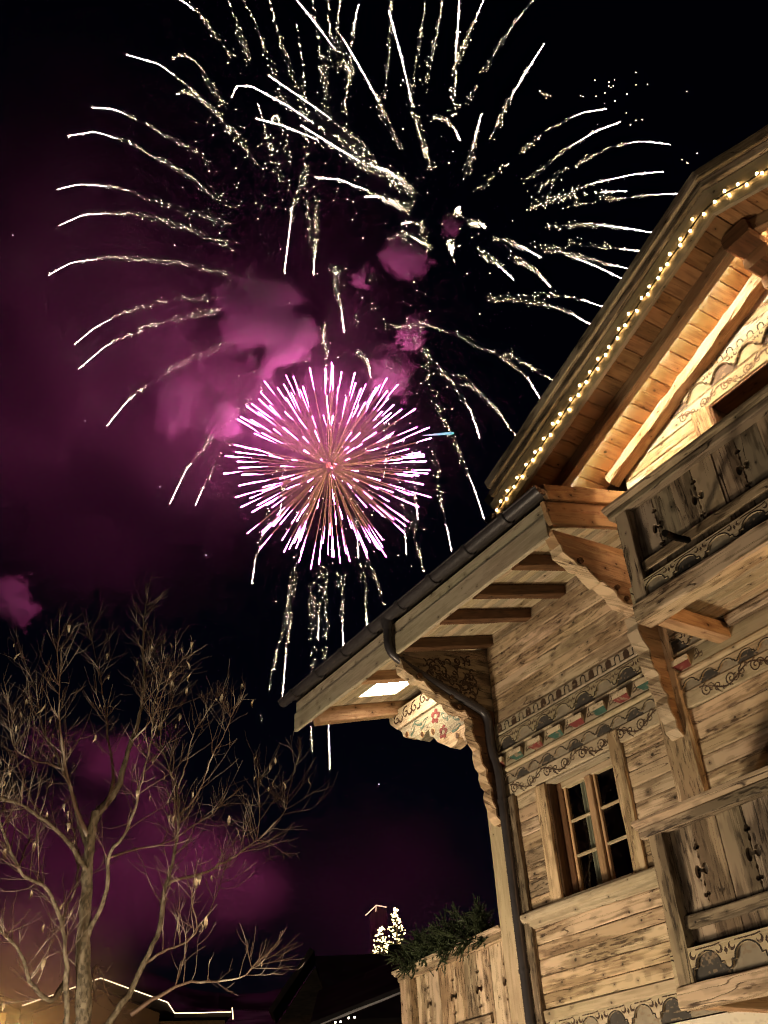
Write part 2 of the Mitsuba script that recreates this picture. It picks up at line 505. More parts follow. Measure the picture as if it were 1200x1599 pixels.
# dentils: blocks that taper back to the wall, pale in front, red and green beneath
i = 0
x = -8.20 + .01
for x in [-8.19 + .34 * q for q in range(8)] + [-5.33]:
    w0, w1, d = .105, .068, .075
    za, zb, zc = 5.566, 5.508, 5.474
    yb, yf = -.028, -.028 - d
    V = np.array([(x - w0, yf, za), (x + w0, yf, za), (x + w0, yf, zb), (x - w0, yf, zb),
                  (x - w1, yb, za), (x + w1, yb, za), (x + w1, yb, zc), (x - w1, yb, zc)])
    body = np.array([[0, 3, 2], [0, 2, 1], [0, 1, 5], [0, 5, 4], [1, 2, 6], [1, 6, 5], [0, 4, 7], [0, 7, 3]])
    if True:
        kk = number(BD + '__dentil')
        scene[kk] = mikit.ply((V, body), M['cream'])
        u = V[[3, 2, 6, 7]] + np.array([0, 0, -.002])
        scene[kk.replace('__dentil', '__dentil_underside')] = mikit.ply((np.vstack([u, u + [0, 0, .0015]]), np.array([[0, 2, 1], [0, 3, 2], [4, 5, 6], [4, 6, 7]])), M['red' if i % 2 == 0 else 'green'])
        cx = x + .170
        loop = unary_union([affinity.rotate(affinity.scale(Point(cx - .022, 5.535).buffer(1, 12), .026, .018), 25).boundary.buffer(.0040),
                            affinity.rotate(affinity.scale(Point(cx + .030, 5.530).buffer(1, 12), .026, .020), -10).boundary.buffer(.0040),
                            affinity.rotate(affinity.scale(Point(cx + .004, 5.575).buffer(1, 12), .012, .030), 18).boundary.buffer(.0040),
                            LineString([(cx - .05, 5.51), (cx, 5.53), (cx + .055, 5.555)]).buffer(.0040)])
        front(BD + '__dentil_scroll', loop, -.0330, .004, M['ink_brown'])
    i += 1

# ---- corner post, middle post
tb(CH + '__corner_post', (-8.40, .10, 2.0), (-8.40, .10, 6.0), EY, .33, .24, M['fascia'], seg=10, wob=.002)
tb(CH + '__corner_trim', (-8.075, -.005, 2.62), (-8.075, -.005, 5.10), EY, .10, .11, M['grey'], seg=6)
tb(CH + '__post', (-5.605, -.01, 2.6), (-5.605, -.01, 6.0), EY, .33, .10, M['wall'], seg=9, wob=.004, ch=.014)

# ---- window
WN = CH + '__window'
taken.add(WN)
tb(WN + '__trim', (-7.605, -.012, 3.85), (-7.605, -.012, 5.075), EY, .165, .050, M['wall'], seg=6, wob=.003)
tb(WN + '__trim', (-6.415, -.012, 3.85), (-6.415, -.012, 5.24), EY, .155, .056, M['wall'], seg=6, wob=.003)
yin = .24
tb(WN + '__reveal', (WX0 + .012, .125, WZ0), (WX0 + .012, .125, WZ1), EX, .25, .024, M['brown'], seg=2, wob=0)
tb(WN + '__reveal', (WX1 - .012, .125, WZ0), (WX1 - .012, .125, WZ1), EX, .25, .024, M['brown'], seg=2, wob=0)
tb(WN + '__lintel', (WX0, .12, WZ1 + .012), (WX1, .12, WZ1 + .012), EZ, .26, .028, M['fascia'], seg=3, wob=0)
tb(WN + '__sill', (WX0 - .02, .10, WZ0 - .012), (WX1 + .02, .10, WZ0 - .012), EZ, .34, .03, M['fascia'], seg=3, wob=0)


def rail_box(name, x0, x1, z0, z1, y0, y1, m):
    vert = (z1 - z0) > (x1 - x0)
    if vert:
        tb(name, ((x0 + x1) / 2, (y0 + y1) / 2, z0), ((x0 + x1) / 2, (y0 + y1) / 2, z1), EY, x1 - x0, y1 - y0, M[m], seg=3, wob=.0006, ch=.006)
    else:
        tb(name, (x0, (y0 + y1) / 2, (z0 + z1) / 2), (x1, (y0 + y1) / 2, (z0 + z1) / 2), EZ, y1 - y0, z1 - z0, M[m], seg=3, wob=.0006, ch=.006)


a0, a1, b0, b1 = WX0 + .026, WX1 - .026, WZ0 + .004, WZ1 - .004
rail_box(WN + '__frame', a0, a0 + .085, b0, b1, .105, .185, 'brown')
rail_box(WN + '__frame', a1 - .03, a1, b0, b1, .105, .185, 'brown')
rail_box(WN + '__frame', a0 + .085, a1 - .03, b1 - .07, b1, .105, .185, 'fascia')
rail_box(WN + '__frame', a0 + .085, a1 - .03, b0, b0 + .05, .105, .185, 'warm')
mid = -6.995
rail_box(WN + '__mullion', mid - .045, mid + .045, b0 + .05, b1 - .07, .090, .175, 'warm')
for s0, s1 in ((a0 + .085, mid - .045), (mid + .045, a1 - .03)):
    SA = number(WN + '__sash')
    rail_box(SA + '__stile', s0, s0 + .035, b0 + .05, b1 - .07, .125, .17, 'warm')
    rail_box(SA + '__stile', s1 - .035, s1, b0 + .05, b1 - .07, .125, .17, 'warm')
    hz = np.linspace(b0 + .05, b1 - .07, 4)
    for q in hz[1:3]:
        rail_box(SA + '__glazing_bar', s0 + .035, s1 - .035, q - .014, q + .014, .130, .165, 'fascia')
    for q0, q1 in zip(hz[:-1], hz[1:]):
        V = np.array([(s0 + .03, .149, q0), (s1 - .03, .149, q0), (s1 - .03, .149, q1), (s0 + .03, .149, q1)])
        scene[number(SA + '__pane')] = mikit.ply((V, np.array([[0, 1, 2], [0, 2, 3]])), M['glass'])
mat('curtain', {'type': 'twosided', 'b': {'type': 'diffuse', 'reflectance': rgb(.26, .28, .22)}})
cx_ = np.linspace(-7.22, -7.02, 30)
cy_ = .22 + .022 * np.sin(cx_ * 130)
V = np.vstack([np.stack([cx_, cy_, np.full(30, z)], 1) for z in (3.85, 5.1)])
F = np.array([q for j in range(29) for q in ([j, j + 1, j + 31], [j, j + 31, j + 30])])
scene[WN + '__curtain'] = mikit.ply((V, F), M['curtain'], smooth=True)


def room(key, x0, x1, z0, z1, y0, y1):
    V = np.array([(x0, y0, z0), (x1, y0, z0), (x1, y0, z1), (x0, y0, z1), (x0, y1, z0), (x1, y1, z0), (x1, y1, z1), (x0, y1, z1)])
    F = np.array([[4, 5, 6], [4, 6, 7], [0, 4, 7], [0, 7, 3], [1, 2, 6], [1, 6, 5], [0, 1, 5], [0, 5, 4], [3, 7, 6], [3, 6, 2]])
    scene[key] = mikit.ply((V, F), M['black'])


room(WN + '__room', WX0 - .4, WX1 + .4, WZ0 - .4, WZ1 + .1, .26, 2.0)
# balcony door upstairs and below, deep in their frames
for z0, z1, x0, x1 in ((DZ0, DZ1, DX0, DX1), (2.72, 4.75, -4.4, -3.2)):
    DO = number(CH + '__balcony_door')
    tb(DO + '__trim', (x0 - .10, -.016, z0), (x0 - .10, -.016, z1 + .002), EY, .20, .07, M['wall'], seg=5)
    tb(DO + '__reveal', (x0 + .015, .2, z0), (x0 + .015, .2, z1), EX, .42, .03, M['brown'], seg=2, wob=0)
    tb(DO + '__lintel', (x0, .2, z1 - .017), (x1, .2, z1 - .017), EZ, .42, .03, M['brown'], seg=2, wob=0)
    tb(DO + '__frame', (x0 + .08, .3, z0), (x0 + .08, .3, z1 - .03), EY, .10, .08, M['brown'], seg=2, wob=0)
    tb(DO + '__frame', (x0 + .13, .3, z1 - .09), (x1, .3, z1 - .09), EZ, .08, .12, M['brown'], seg=2, wob=0)
    V = np.array([(x0 + .1, .31, z0), (x1, .31, z0), (x1, .31, z1 - .1), (x0 + .1, .31, z1 - .1)])
    scene[DO + '__pane'] = mikit.ply((V, np.array([[0, 1, 2], [0, 2, 3]])), M['glass'])
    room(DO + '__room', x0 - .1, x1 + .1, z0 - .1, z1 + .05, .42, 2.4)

# ---- consoles: carved brackets that carry the eave
con = [(-1.35, 6.70), (-1.28, 6.55), (-1.27, 6.48), (-1.19, 6.44), (-1.15, 6.43), (-1.10, 6.385), (-1.04, 6.385), (-1.00, 6.40), (-.96, 6.345), (-.85, 6.26), (-.80, 6.275),
       (-.74, 6.235), (-.66, 6.21), (-.64, 6.15), (-.58, 6.105), (-.50, 6.10), (-.44, 6.12), (-.40, 6.06), (.03, 6.06)]
con_low = [(-.36, 6.06), (-.34, 5.97), (-.37, 5.90), (-.335, 5.78), (-.27, 5.70), (-.29, 5.62), (-.27, 5.50),
           (-.215, 5.44), (-.235, 5.37), (-.21, 5.28), (-.165, 5.24), (-.195, 5.16), (-.175, 5.06), (-.14, 5.00), (-.15, 4.92), (-.09, 4.86), (.0, 4.84)]


def console(key, x0, x1, m, top, lx0, lx1):
    taken.add(key)
    upper = Polygon(con + [(.03, top(.03)), (-1.35, max(6.71, top(-1.35)))]).buffer(0)
    lower = Polygon(con_low + [(.0, 6.06)]).buffer(0)
    zz = [4.80, 5.02, 5.22, 5.43, 5.64, 5.84, 6.06, 6.20, 6.36, 6.52, 6.68, 6.86, 7.2]
    for a, b in zip(zz[:-1], zz[1:]):
        for full, q0, q1 in ((upper, x0, x1), (lower, lx0, lx1)):
            p = full.intersection(sbox(-3, a + .0025, 1, b - .0025))
            if p.area < 1e-4:
                continue
            sl(key + '__block', p, (q0, 0, 0), EY, EZ, EX, q1 - q0, M['grey' if m == 'brown' and a > 6.19 else m])
    # a carved lip that stands proud of the curved face
    for path, full, q0, q1 in ((con[1:-1], upper, x0, x1), (con_low[:-1], lower, lx0, lx1)):
        lip = LineString(path).buffer(.016, 4).intersection(full.buffer(.006))
        sl(key + '__carved_lip', lip, (q0 - .012, 0, 0), EY, EZ, EX, q1 - q0 + .024, M['wall'])
    for y, z in ((-1.06, 6.44), (-.52, 6.16), (-.62, 6.26)):
        v, f = tube([(x0 - .018, y, z), (x1 + .03, y, z)], .034 if y < -1 else .026, 10)
        add(key + '__curl', (v, f), M['brown'], smooth=35)


console(CH + '__bracket', XB0, XB1, 'warm', lambda y: min(6.80, 6.72 + .10 * (y + 1.35)), -5.635, -5.515)
console(CH + '__corner_bracket', -8.37, -8.25, 'brown', lambda y: ze(y) - .005, -8.37, -8.25)
# relief on the side of the corner bracket
rel = []
r2 = np.random.default_rng(5)
tri = Polygon([(-1.24, 6.62), (-.2, 6.90), (-.2, 6.22), (-.5, 6.20), (-.9, 6.42)])
while len(rel) < 52:
    y, z = r2.uniform(-1.2, -.2), r2.uniform(6.2, 6.9)
    if tri.contains(Point(y, z).buffer(.04)):
        rel.append(LineString(spiral(y, z, r2.uniform(.05, .095), r2.uniform(0, 6.3), r2.uniform(.4, 1.1), r2.choice([-1, 1]))).buffer(.008))
sl(CH + '__corner_bracket__relief', unary_union(rel).intersection(tri), (-8.25, 0, 0), EY, EZ, EX, .006, M['ink_brown'])
# the painted bracket that carries the roof at the corner, towards the left
PBK = CH + '__painted_bracket'
pb = [(-10.48, 7.02), (-10.46, 6.88), (-10.34, 6.78), (-10.22, 6.68), (-10.19, 6.60), (-10.06, 6.545), (-9.94, 6.49), (-9.80, 6.41), (-9.72, 6.42), (-9.66, 6.47), (-9.59, 6.48), (-9.58, 6.385), (-9.50, 6.34),
      (-9.43, 6.25), (-9.29, 6.16), (-9.15, 6.07), (-9.04, 6.08), (-8.96, 6.14), (-8.90, 6.13), (-8.86, 6.05), (-8.78, 5.98), (-8.70, 5.80), (-8.66, 5.62), (-8.60, 5.45), (-8.55, 5.2), (-8.37, 5.2), (-8.37, 7.0)]
full = Polygon(pb).buffer(0)
for a, b in ((5.1, 5.5), (5.5, 5.8), (5.8, 6.06), (6.06, 6.27), (6.27, 6.50), (6.50, 6.74), (6.74, 7.1)):
    front(PBK + '__block', full.intersection(sbox(-11, a + .002, -8, b - .002)), .0 if a < 6.7 else -.03, .15 if a < 6.7 else .18, M['fascia'] if a > 6.2 else M['wall'])
for x, z in ((-10.10, 6.60), (-9.74, 6.47), (-9.50, 6.42), (-8.99, 6.17)):
    v, f = tube([(x, -.006, z), (x, .155, z)], .045, 12)
    add(PBK + '__curl', (v, f), M['warm'], smooth=35)
    front(PBK + '__curl_eye', affinity.rotate(affinity.scale(Point(x, z).buffer(1, 10), .030, .040), 20), -.010, .006, M['brown'])


def flower(x, z, r):
    return unary_union([affinity.scale(Point(x + r * .6 * math.cos(t), z + r * .6 * math.sin(t)).buffer(r * .34, 6), 1, 1) for t in np.arange(5) * 2 * math.pi / 5])


for x, z, r in ((-9.42, 6.60, .11), (-9.28, 6.33, .10)):
    front(PBK + '__red_flower', flower(x, z, r).difference(Point(x, z).buffer(r * .3)), -.004, .006, M['red'])
for x, z, a in ((-9.70, 6.60, 40), (-9.82, 6.66, -30), (-9.05, 6.52, 30), (-8.96, 6.40, -25), (-9.12, 6.62, 60), (-9.00, 6.28, 10), (-9.95, 6.62, 55), (-9.22, 6.52, -50)):
    lf = affinity.rotate(affinity.scale(Point(x, z).buffer(1, 10), .10, .035), a)
    front(PBK + '__green_leaf', lf.difference(affinity.translate(affinity.scale(lf, .8, .5), 0, .01)), -.004, .006, M['leaf_green'])
for x, z in ((-10.28, 6.88), (-10.05, 6.90), (-9.84, 6.90), (-9.62, 6.93)):
    front(PBK + '__scroll', unary_union([LineString(spiral(x, z, .085, 1.2, 1.1)).buffer(.010), crescent(x + .1, z - .03, .05, 2)]), -.034, .006, M['ink_brown'])

# ---- eave: rafters, soffit boards, fascia, roof, gutter, downpipe
EV = CH + '__eave'
taken.add(EV)
FX0, FX1 = -10.80, -5.50
for x in (-9.10, -8.14, -7.39, -6.77, -6.10):
    tb(EV + '__rafter', (x, -1.30, ze(-1.30) + .065), (x, .03, ze(.03) + .065), EZ, .12, .13, M['brown'] if x > -9 else M['warm'], seg=4)
tb(EV + '__barge_rafter', (-10.32, -1.30, ze(-1.3) + .03), (-10.32, 3.0, ze(3.0) + .03), EZ, .16, .20, M['warm'], seg=8)
n = 11
yy = np.linspace(-1.29, .10, n + 1)
for a, b in zip(yy[:-1], yy[1:]):
    c = (a + b) / 2
    up = np.array([0, -.275, 1.0])
    tb(EV + '__soffit_board', (-10.72, c, ze(c) + .150), (-5.47, c, ze(c) + .150), up, (b - a) * 1.036 - .004, .03, M['fascia'], seg=8, wob=.0012, ch=.006)
for a, b in zip(np.linspace(.10, 2.9, 18)[:-1], np.linspace(.10, 2.9, 18)[1:]):
    c = (a + b) / 2
    tb(EV + '__soffit_board', (-10.72, c, ze(c) + .150), (-8.30, c, ze(c) + .150), (0, -.275, 1.0), (b - a) * 1.036 - .004, .03, M['fascia'], seg=4, wob=.0012, ch=.006)
tb(EV + '__fascia_board', (FX0, -1.335, 6.80), (FX1, -1.335, 6.80), EZ, .05, .255, M['fascia'], seg=12, wob=.0015)
tb(EV + '__fascia_board', (FX0 + .02, -1.318, 7.01), (FX1, -1.318, 7.01), EZ, .05, .162, M['fascia'], seg=12, wob=.0015)
# verge at the right end: three stepped boards that follow the roof's slope
for z0, z1, o in ((6.80, 6.945, .0), (6.95, 7.09, -.018), (7.095, 7.27, .02)):
    zc = (z0 + z1) / 2
    tb(EV + '__verge_board', (-5.465 + o, -1.36, zc - .012), (-5.465 + o, .03, zc + .275 * 1.39 - .012), EZ, .06, z1 - z0, M['warm'], seg=6, wob=.0015)
mat('shingle', {'type': 'twosided', 'b': {'type': 'diffuse', 'reflectance': mikit.proc(lambda p, n, uv: mi.Color3f(.045, .038, .033) * (.6 + .8 * fbm(p.x * 6, p.y * 6, p.z * 6, 3)))}})
rp = Polygon([(-1.40, 7.135), (-1.40, 7.175), (4.2, ze(4.2) + .37), (4.2, ze(4.2) + .26)])
sl(CH + '__eave_roof', rp, (-10.85, 0, 0), EY, EZ, EX, 5.40, M['shingle'])

GT = CH + '__gutter'
a = np.linspace(math.pi, 2 * math.pi, 13)
pr = [(.075 * math.cos(t), .075 * math.sin(t)) for t in a] + [(.069 * math.cos(t), .069 * math.sin(t)) for t in a[::-1]]
gv, gf, gu = timber((-11.0, -1.435, 7.165), (-5.40, -1.435, 7.165), EZ, 1, 1, profile=pr, seg=10, wob=0)
# triangulated ends of a ring profile are wrong for a trough: leave them out and close with caps
gf = gf[:10 * len(pr) * 2]
cap = [(t[0], t[1]) for t in pr[:13]]
capm = []
for xx in (-11.0, -5.40):
    v = np.array([(xx, -1.435 - c[0], 7.165 + c[1]) for c in cap]); v2 = v + [.004, 0, 0]
    capm.append((np.vstack([v, v2]), np.array([[0, j, j + 1] for j in range(1, 12)] + [[13, 13 + j + 1, 13 + j] for j in range(1, 12)])))
bead, bf2 = tube([(-11.0, -1.512, 7.168), (-5.40, -1.512, 7.168)], .011, 8)
add(GT, join([(gv, gf), (bead, bf2)] + capm), M['metal'], smooth=30)
for x in np.arange(-10.62, -5.4, .665):
    if abs(x + 8.35) < .12:
        continue
    pts = [(x, -1.435 + .094 * math.cos(t), 7.165 + .094 * math.sin(t)) for t in np.linspace(math.pi * .95, 2.05 * math.pi, 12)]
    v = np.array([(p[0] + s, p[1], p[2]) for p in pts for s in (-.034, .034)])
    f = np.array([q for j in range(11) for q in ([2 * j, 2 * j + 2, 2 * j + 1], [2 * j + 1, 2 * j + 2, 2 * j + 3])])
    add(GT + '__bracket', (v, f), M['metal'], smooth=40)
path = round_path([(-8.30, -1.43, 7.12), (-8.30, -1.43, 6.70), (-8.295, -1.10, 6.535), (-8.20, -.13, 6.13), (-8.235, -.12, 5.72), (-8.165, -.10, 5.47), (-8.165, -.10, 0.1)], .13, 7)
dense = [path[0]]
for p, q in zip(path[:-1], path[1:]):
    m = max(1, int(np.linalg.norm(q - p) / .25))
    dense += [p + (q - p) * t for t in np.linspace(0, 1, m + 1)[1:]]
add(CH + '__downpipe', tube(dense, .051, 14), M['metal'], smooth=50)
tv, tf = tube([(-8.30, -1.43, 7.12), (-8.30, -1.43, 7.06), (-8.30, -1.43, 6.98)], [.082, .066, .054], 14)
add(CH + '__downpipe__outlet', (tv, tf), M['metal'], smooth=50)
for z in (5.05, 3.3):
    add(CH + '__downpipe__clip', tube([(-8.165, -.10, z), (-8.165, -.10, z + .035)], .060, 14), M['metal'], smooth=50)

# ---- gable roof
GB = CH + '__gable'
taken.add(GB)
YF = -1.0                                        # front of the verge
GX0, GX1 = -6.52, .62
cs = 1 / math.hypot(1, GP)
for sgn, x_end in ((-1, GX0), (1, GX1)):
    Ls = abs(x_end - RIDGE_X) / cs
    nb = int(Ls / .165)
    e1 = np.array([sgn * cs, 0, -GP * cs]); en = np.array([sgn * GP * cs, 0, cs])
    O = np.array([RIDGE_X, 0, RIDGE_Z])
    for i in range(nb):
        c = O + e1 * (i + .5) * Ls / nb + en * .015
        tb(GB + '__soffit_board', c + [0, YF + .03, 0], c + [0, -.03, 0], en, Ls / nb - .004, .03, M['soffit'], seg=3, wob=.0012, ch=.006)
    # roof covering
    g = []
    for y0, y1 in ((YF - .02, 6.0),):
        q = [O + e1 * .0 + en * .05, O + e1 * Ls + en * .05, O + e1 * (Ls + .10) + en * .55, O + en * .57]
        v = np.array([[p[0], y, p[2]] for y in (y0 + .06, y1) for p in q])
        f = np.array([[0, 1, 2], [0, 2, 3], [4, 6, 5], [4, 7, 6], [0, 4, 5], [0, 5, 1], [1, 5, 6], [1, 6, 2], [2, 6, 7], [2, 7, 3]])
        g.append((v, f))
    add(GB + '__roof', join(g), M['shingle'])
    # verge boards, from below upwards, each a step further out
    for lo, hi, y, m in ((-.05, .315, YF, 'fascia'), (.325, .42, YF - .035, 'grey'), (.425, .56, YF - .075, 'grey')):
        a = O + e1 * (Ls + .06) + np.array([0, y + sgn * .0015, (lo + hi) / 2 + .03])
        b = O + np.array([0, y + sgn * .0015, (lo + hi) / 2 + .03]) - e1 * ((hi - lo) * .5 * GP + .005)
        tb(GB + '__verge_board', a, b, en, .05, (hi - lo) * cs, M[m], seg=12, wob=.002)
    a = O + e1 * (Ls + .03) + np.array([0, YF - .034, .015]); b = O + np.array([0, YF - .034, .015])
    tb(GB + '__verge_moulding', a, b, en, .022, .10, M['fascia'], seg=12, wob=.001)
    # second rafter half way to the wall
    a = O + e1 * (Ls - .15) + np.array([0, -.655, -.078]); b = O + np.array([0, -.655, -.078])
    tb(GB + '__rafter', a, b, en, .11, .145, M['warm'], seg=10, wob=.003)
    # old beam under the soffit along the wall; the light strip is on the inner face of the rafter and shines at it
    s0 = .15; s1 = (2.86 if sgn < 0 else 3.2)
    a = O + e1 * s1 + np.array([0, -.088, -.062]); b = O + e1 * s0 + np.array([0, -.088, -.062])
    tb(GB + '__frieze_beam', a, b, en, .165, .125, M['warm'], seg=18, wob=.007, ch=.014)
    LS = number('light_strip')
    a = O + e1 * (s1 + .3) + np.array([0, -.590, -.032]); b = O + e1 * (s0 - .1) + np.array([0, -.590, -.032])
    v, f, _ = timber(a, b, en, .014, .024, ch=.002, seg=1, wob=0)
    scene[LS] = mikit.ply((v, f), {'type': 'diffuse', 'reflectance': rgb(.5, .5, .5)}, emitter={'type': 'area', 'radiance': rgb(400, 262, 145), 'sampling_weight': 1.0 if sgn < 0 else .5})
    tag(LS, 'warm light strip hidden behind the %s sloping gable rafter' % ('left' if sgn < 0 else 'right'), 'light strip', 'gable light strips')
# ridge beam with stepped corbels, purlin end, side gutter
for y0, z0, z1, w in ((-.78, 8.70, 8.88, .30), (-.55, 8.54, 8.695, .28), (-.36, 8.37, 8.535, .26), (-.20, 8.22, 8.365, .24)):
    tb(GB + '__ridge_corbel', (RIDGE_X, y0, (z0 + z1) / 2), (RIDGE_X, .0, (z0 + z1) / 2), EZ, w, z1 - z0, M['brown'], seg=3, wob=.002, ch=.03)
pq = Polygon([(-.42, 8.30), (-.40, 8.22), (-.34, 8.13), (-.24, 8.07), (.1, 8.03), (.1, 8.22), (-.1, 8.25)])
sl(GB + '__purlin', Polygon([(-.44, 7.80), (-.41, 7.72), (-.34, 7.64), (-.25, 7.60), (.1, 7.60), (.1, 7.80)]), (-6.32, 0, 0), EY, EZ, EX, .2, M['warm'])
sl(GB + '__purlin', pq, (-5.92, 0, 0), EY, EZ, EX, .10, M['warm'])
sl(GB + '__side_wall', sbox(-.98, 7.15, 6.0, 7.80), (-6.40, 0, 0), EY, EZ, EX, .12, M['brown'])
sl(GB + '__underside', sbox(-.30, 7.3, .03, 8.3).difference(Polygon([(-.3, 7.3), (-.3, 7.55), (.03, 7.55), (.03, 7.3)])), (-6.2, 0, 0), EY, EZ, EX, .05, M['brown'])
pr2 = pr
gv, gf, gu = timber((-6.66, -1.06, 7.74), (-6.66, 5.5, 7.66), EZ, 1, 1, profile=pr, seg=6, wob=0)
v = np.array([(-6.66 - c[0], -1.06, 7.74 + c[1]) for c in cap])
add(GB + '__side_gutter', join([(gv, gf[:6 * len(pr) * 2]), (v, np.array([[0, j, j + 1] for j in range(1, 12)]))]), M['metal'], smooth=30)

# ---- balconies
def flower_cut(x, z):
    g = [Point(x, z + .19).buffer(.016, 6), Point(x - .014, z + .172).buffer(.017, 6), Point(x + .014, z + .172).buffer(.017, 6), diamond(x, z + .225, .007, .030),
         diamond(x, z + .105, .013, .032),
         affinity.scale(Point(x - .040, z).buffer(1, 8), .028, .050), affinity.scale(Point(x + .040, z + .008).buffer(1, 8), .028, .044), sbox(x - .02, z - .012, x + .02, z + .022),
         diamond(x, z - .095, .013, .032),
         Point(x - .016, z - .172).buffer(.019, 6), Point(x + .016, z - .168).buffer(.018, 6), diamond(x, z - .205, .010, .030)]
    return unary_union(g)


def balcony(key, x0, x1, y, z_beam, z_val, z_vt, z_slat, z_rail, z_top, phase, m='grey', val_phase=0., fd=False, cuts=(0,)):
    taken.add(key)
    rs = 6
    # handrail: a lipped cap over a deep board
    lip = [(-.13, .02), (-.13, .042), (.13, .042), (.13, .02), (.10, .005), (.085, -.015), (-.085, -.015), (-.10, .005)]
    v, f, u = timber((x0 - .10, y, z_top - .042), (x1, y, z_top - .042), EZ, 1, 1, profile=lip, seg=10, wob=.0015)
    add(key + '__handrail', (v, f), M[m], uv=u)
    tb(key + '__rail_board', (x0 - .07, y - .02, (z_rail + z_top - .06) / 2), (x1, y - .02, (z_rail + z_top - .06) / 2), EZ, .14, z_top - .06 - z_rail, M[m], seg=10, wob=.0018, ch=.01)
    tb(key + '__corner_post', (x0 + .075, y - .015, z_val), (x0 + .075, y - .015, z_rail), EY, .15, .12, M[m], seg=6, wob=.0025)
    # vertical boards, cut through with flowers at every second joint
    w = .245
    zc = z_slat + (z_rail - z_slat) * .49
    n0 = math.ceil((x0 + .155 - phase) / w + .12)
    joints = [x0 + .155] + [phase + n * w for n in range(n0, n0 + int((x1 - x0) / w) + 1)]
    for xa, xb in zip(joints[:-1], joints[1:]):
        p = sbox(xa + .003, z_val + .03, xb - .003, z_rail)
        for jx in (xa, xb):
            n = (jx - phase) / (2 * w)
            if abs(n - round(n)) < .02:
                p = p.difference(flower_cut(jx, zc))
        front(key + '__board', p, y + .010 + rng.uniform(-.007, .007), .028, M[m], along=1)
    front(key + '__inner_lining', sbox(x0 + .16, z_val + .05, x1, z_rail), y + .075, .02, M['grey'])
    tb(key + '__cross_rail', (x0 + .15, y - .020, z_slat), (x1, y - .020, z_slat + .0), EZ, .035, .098, M[m], seg=10, wob=.002)
    # scalloped valance and the beam under it
    valance(key, x0 - .03, x1, z_val, z_vt, .365, y - .050, phase=val_phase, first_dark=fd, plain_left=.10)
    sl(key + '__valance_end', sbox(y - .065, z_val, .02, z_vt), (x0 - .034, 0, 0), EY, EZ, EX, .030, M['fascia'])
    tb(key + '__edge_beam', (x0 - .01, y - .005, (z_beam + z_val) / 2), (x1, y - .005, (z_beam + z_val) / 2), EZ, .20, z_val - z_beam, M['wall'], seg=14, wob=.004, ch=.016)
    # floor boards seen from below, joists, wall purlin
    fy = np.linspace(y + .10, .0, 8)
    for a, b in zip(fy[:-1], fy[1:]):
        tb(key + '__floor_board', (x0 + .02, (a + b) / 2, z_val + .02), (x1, (a + b) / 2, z_val + .02), EZ, b - a - .004, .035, M['fascia'], seg=6, wob=.001)
    for xj in np.arange(x0 + .12, x1, 1.62):
        tb(key + '__joist', (xj, y + .096, z_beam + .075), (xj, .0, z_beam + .075), EZ, .15, .155, M['warm'], seg=4, wob=.002)
    tb(key + '__wall_purlin', (x0 + .25, -.075, z_val - .055), (x1, -.075, z_val - .055), EZ, .12, .11, M['grey'], seg=6, wob=.003, ch=.03)
    # left return to the wall
    tb(key + '__handrail', (x0, y + .13, z_top - .028), (x0, -.02, z_top - .028), EZ, .22, .045, M[m], seg=3)
    for a, b in zip(np.linspace(y + .06, -.02, 5)[:-1], np.linspace(y + .06, -.02, 5)[1:]):
        tb(key + '__board', (x0 + .04, (a + b) / 2, z_val + .03), (x0 + .04, (a + b) / 2, z_rail), EX, b - a - .006, .028, M[m], seg=3)


balcony(CH + '__balcony', -5.33, XR, -0.97, 2.53, 2.685, 2.915, 3.09, 3.765, 3.905, -4.945, val_phase=-5.02, fd=True)
balcony(CH + '__upper_balcony', -4.95, XR, -0.92, 5.53, 5.722, 5.905, 6.055, 6.675, 6.805, -4.07, val_phase=-4.69, fd=False)
labels[CH + '__upper_balcony'] = {'label': 'upper balcony of dark greenish boards'}
del labels[CH + '__upper_balcony']
sp = tube(round_path([(-4.21, -1.03, 5.965), (-4.17, -1.25, 5.90), (-4.10, -1.46, 5.835)], .05), .030, 10)
add(CH + '__upper_balcony__drain_spout', sp, M['black'], smooth=50)

# balcony on the left side wall: its front seen beyond the corner
SB = CH + '__side_balcony'
taken.add(SB)
LB0, LB1 = -10.66, -8.58
def lz(x): return .045 * (x - LB0)
yb_ = .10
lip = [(-.13, .02), (-.13, .042), (.13, .042), (.13, .02), (.10, .005), (.085, -.015), (-.085, -.015), (-.10, .005)]
v, f, u = timber((LB0 - .10, yb_, 3.715), (LB1, yb_, 3.715 + lz(LB1)), EZ, 1, 1, profile=lip, seg=8, wob=.0015)
add(SB + '__handrail', (v, f), M['wall'], uv=u)
tb(SB + '__rail_board', (LB0 - .03, yb_ - .02, 3.675), (LB1, yb_ - .02, 3.675 + lz(LB1)), EZ, .13, .085, M['wall'], seg=8)
tb(SB + '__corner_post', (LB0 + .11, yb_ - .02, 2.4), (LB0 + .11, yb_ - .02, 3.64), EY, .22, .13, M['wall'], seg=5)
xs = LB0 + .225
while xs < LB1 - .12:
    p = Polygon([(xs + .003, 2.5), (xs + .242, 2.5), (xs + .242, 3.64 + lz(xs + .242)), (xs + .003, 3.64 + lz(xs))])
    for jx in (xs, xs + .245):
        n = round((jx + 9.70) / .49)
        if abs(jx + 9.70 - n * .49) < .1:
            p = p.difference(affinity.translate(flower_cut(jx, 3.33), 0, 0))
    front(SB + '__board', p, yb_ + .01 + rng.uniform(-.006, .006), .028, M['wall'], along=1)
    xs += .245
tb(SB + '__cross_rail', (LB0 + .22, yb_ - .02, 2.965), (-9.0, yb_ - .02, 3.01), EZ, .035, .09, M['wall'], seg=6)
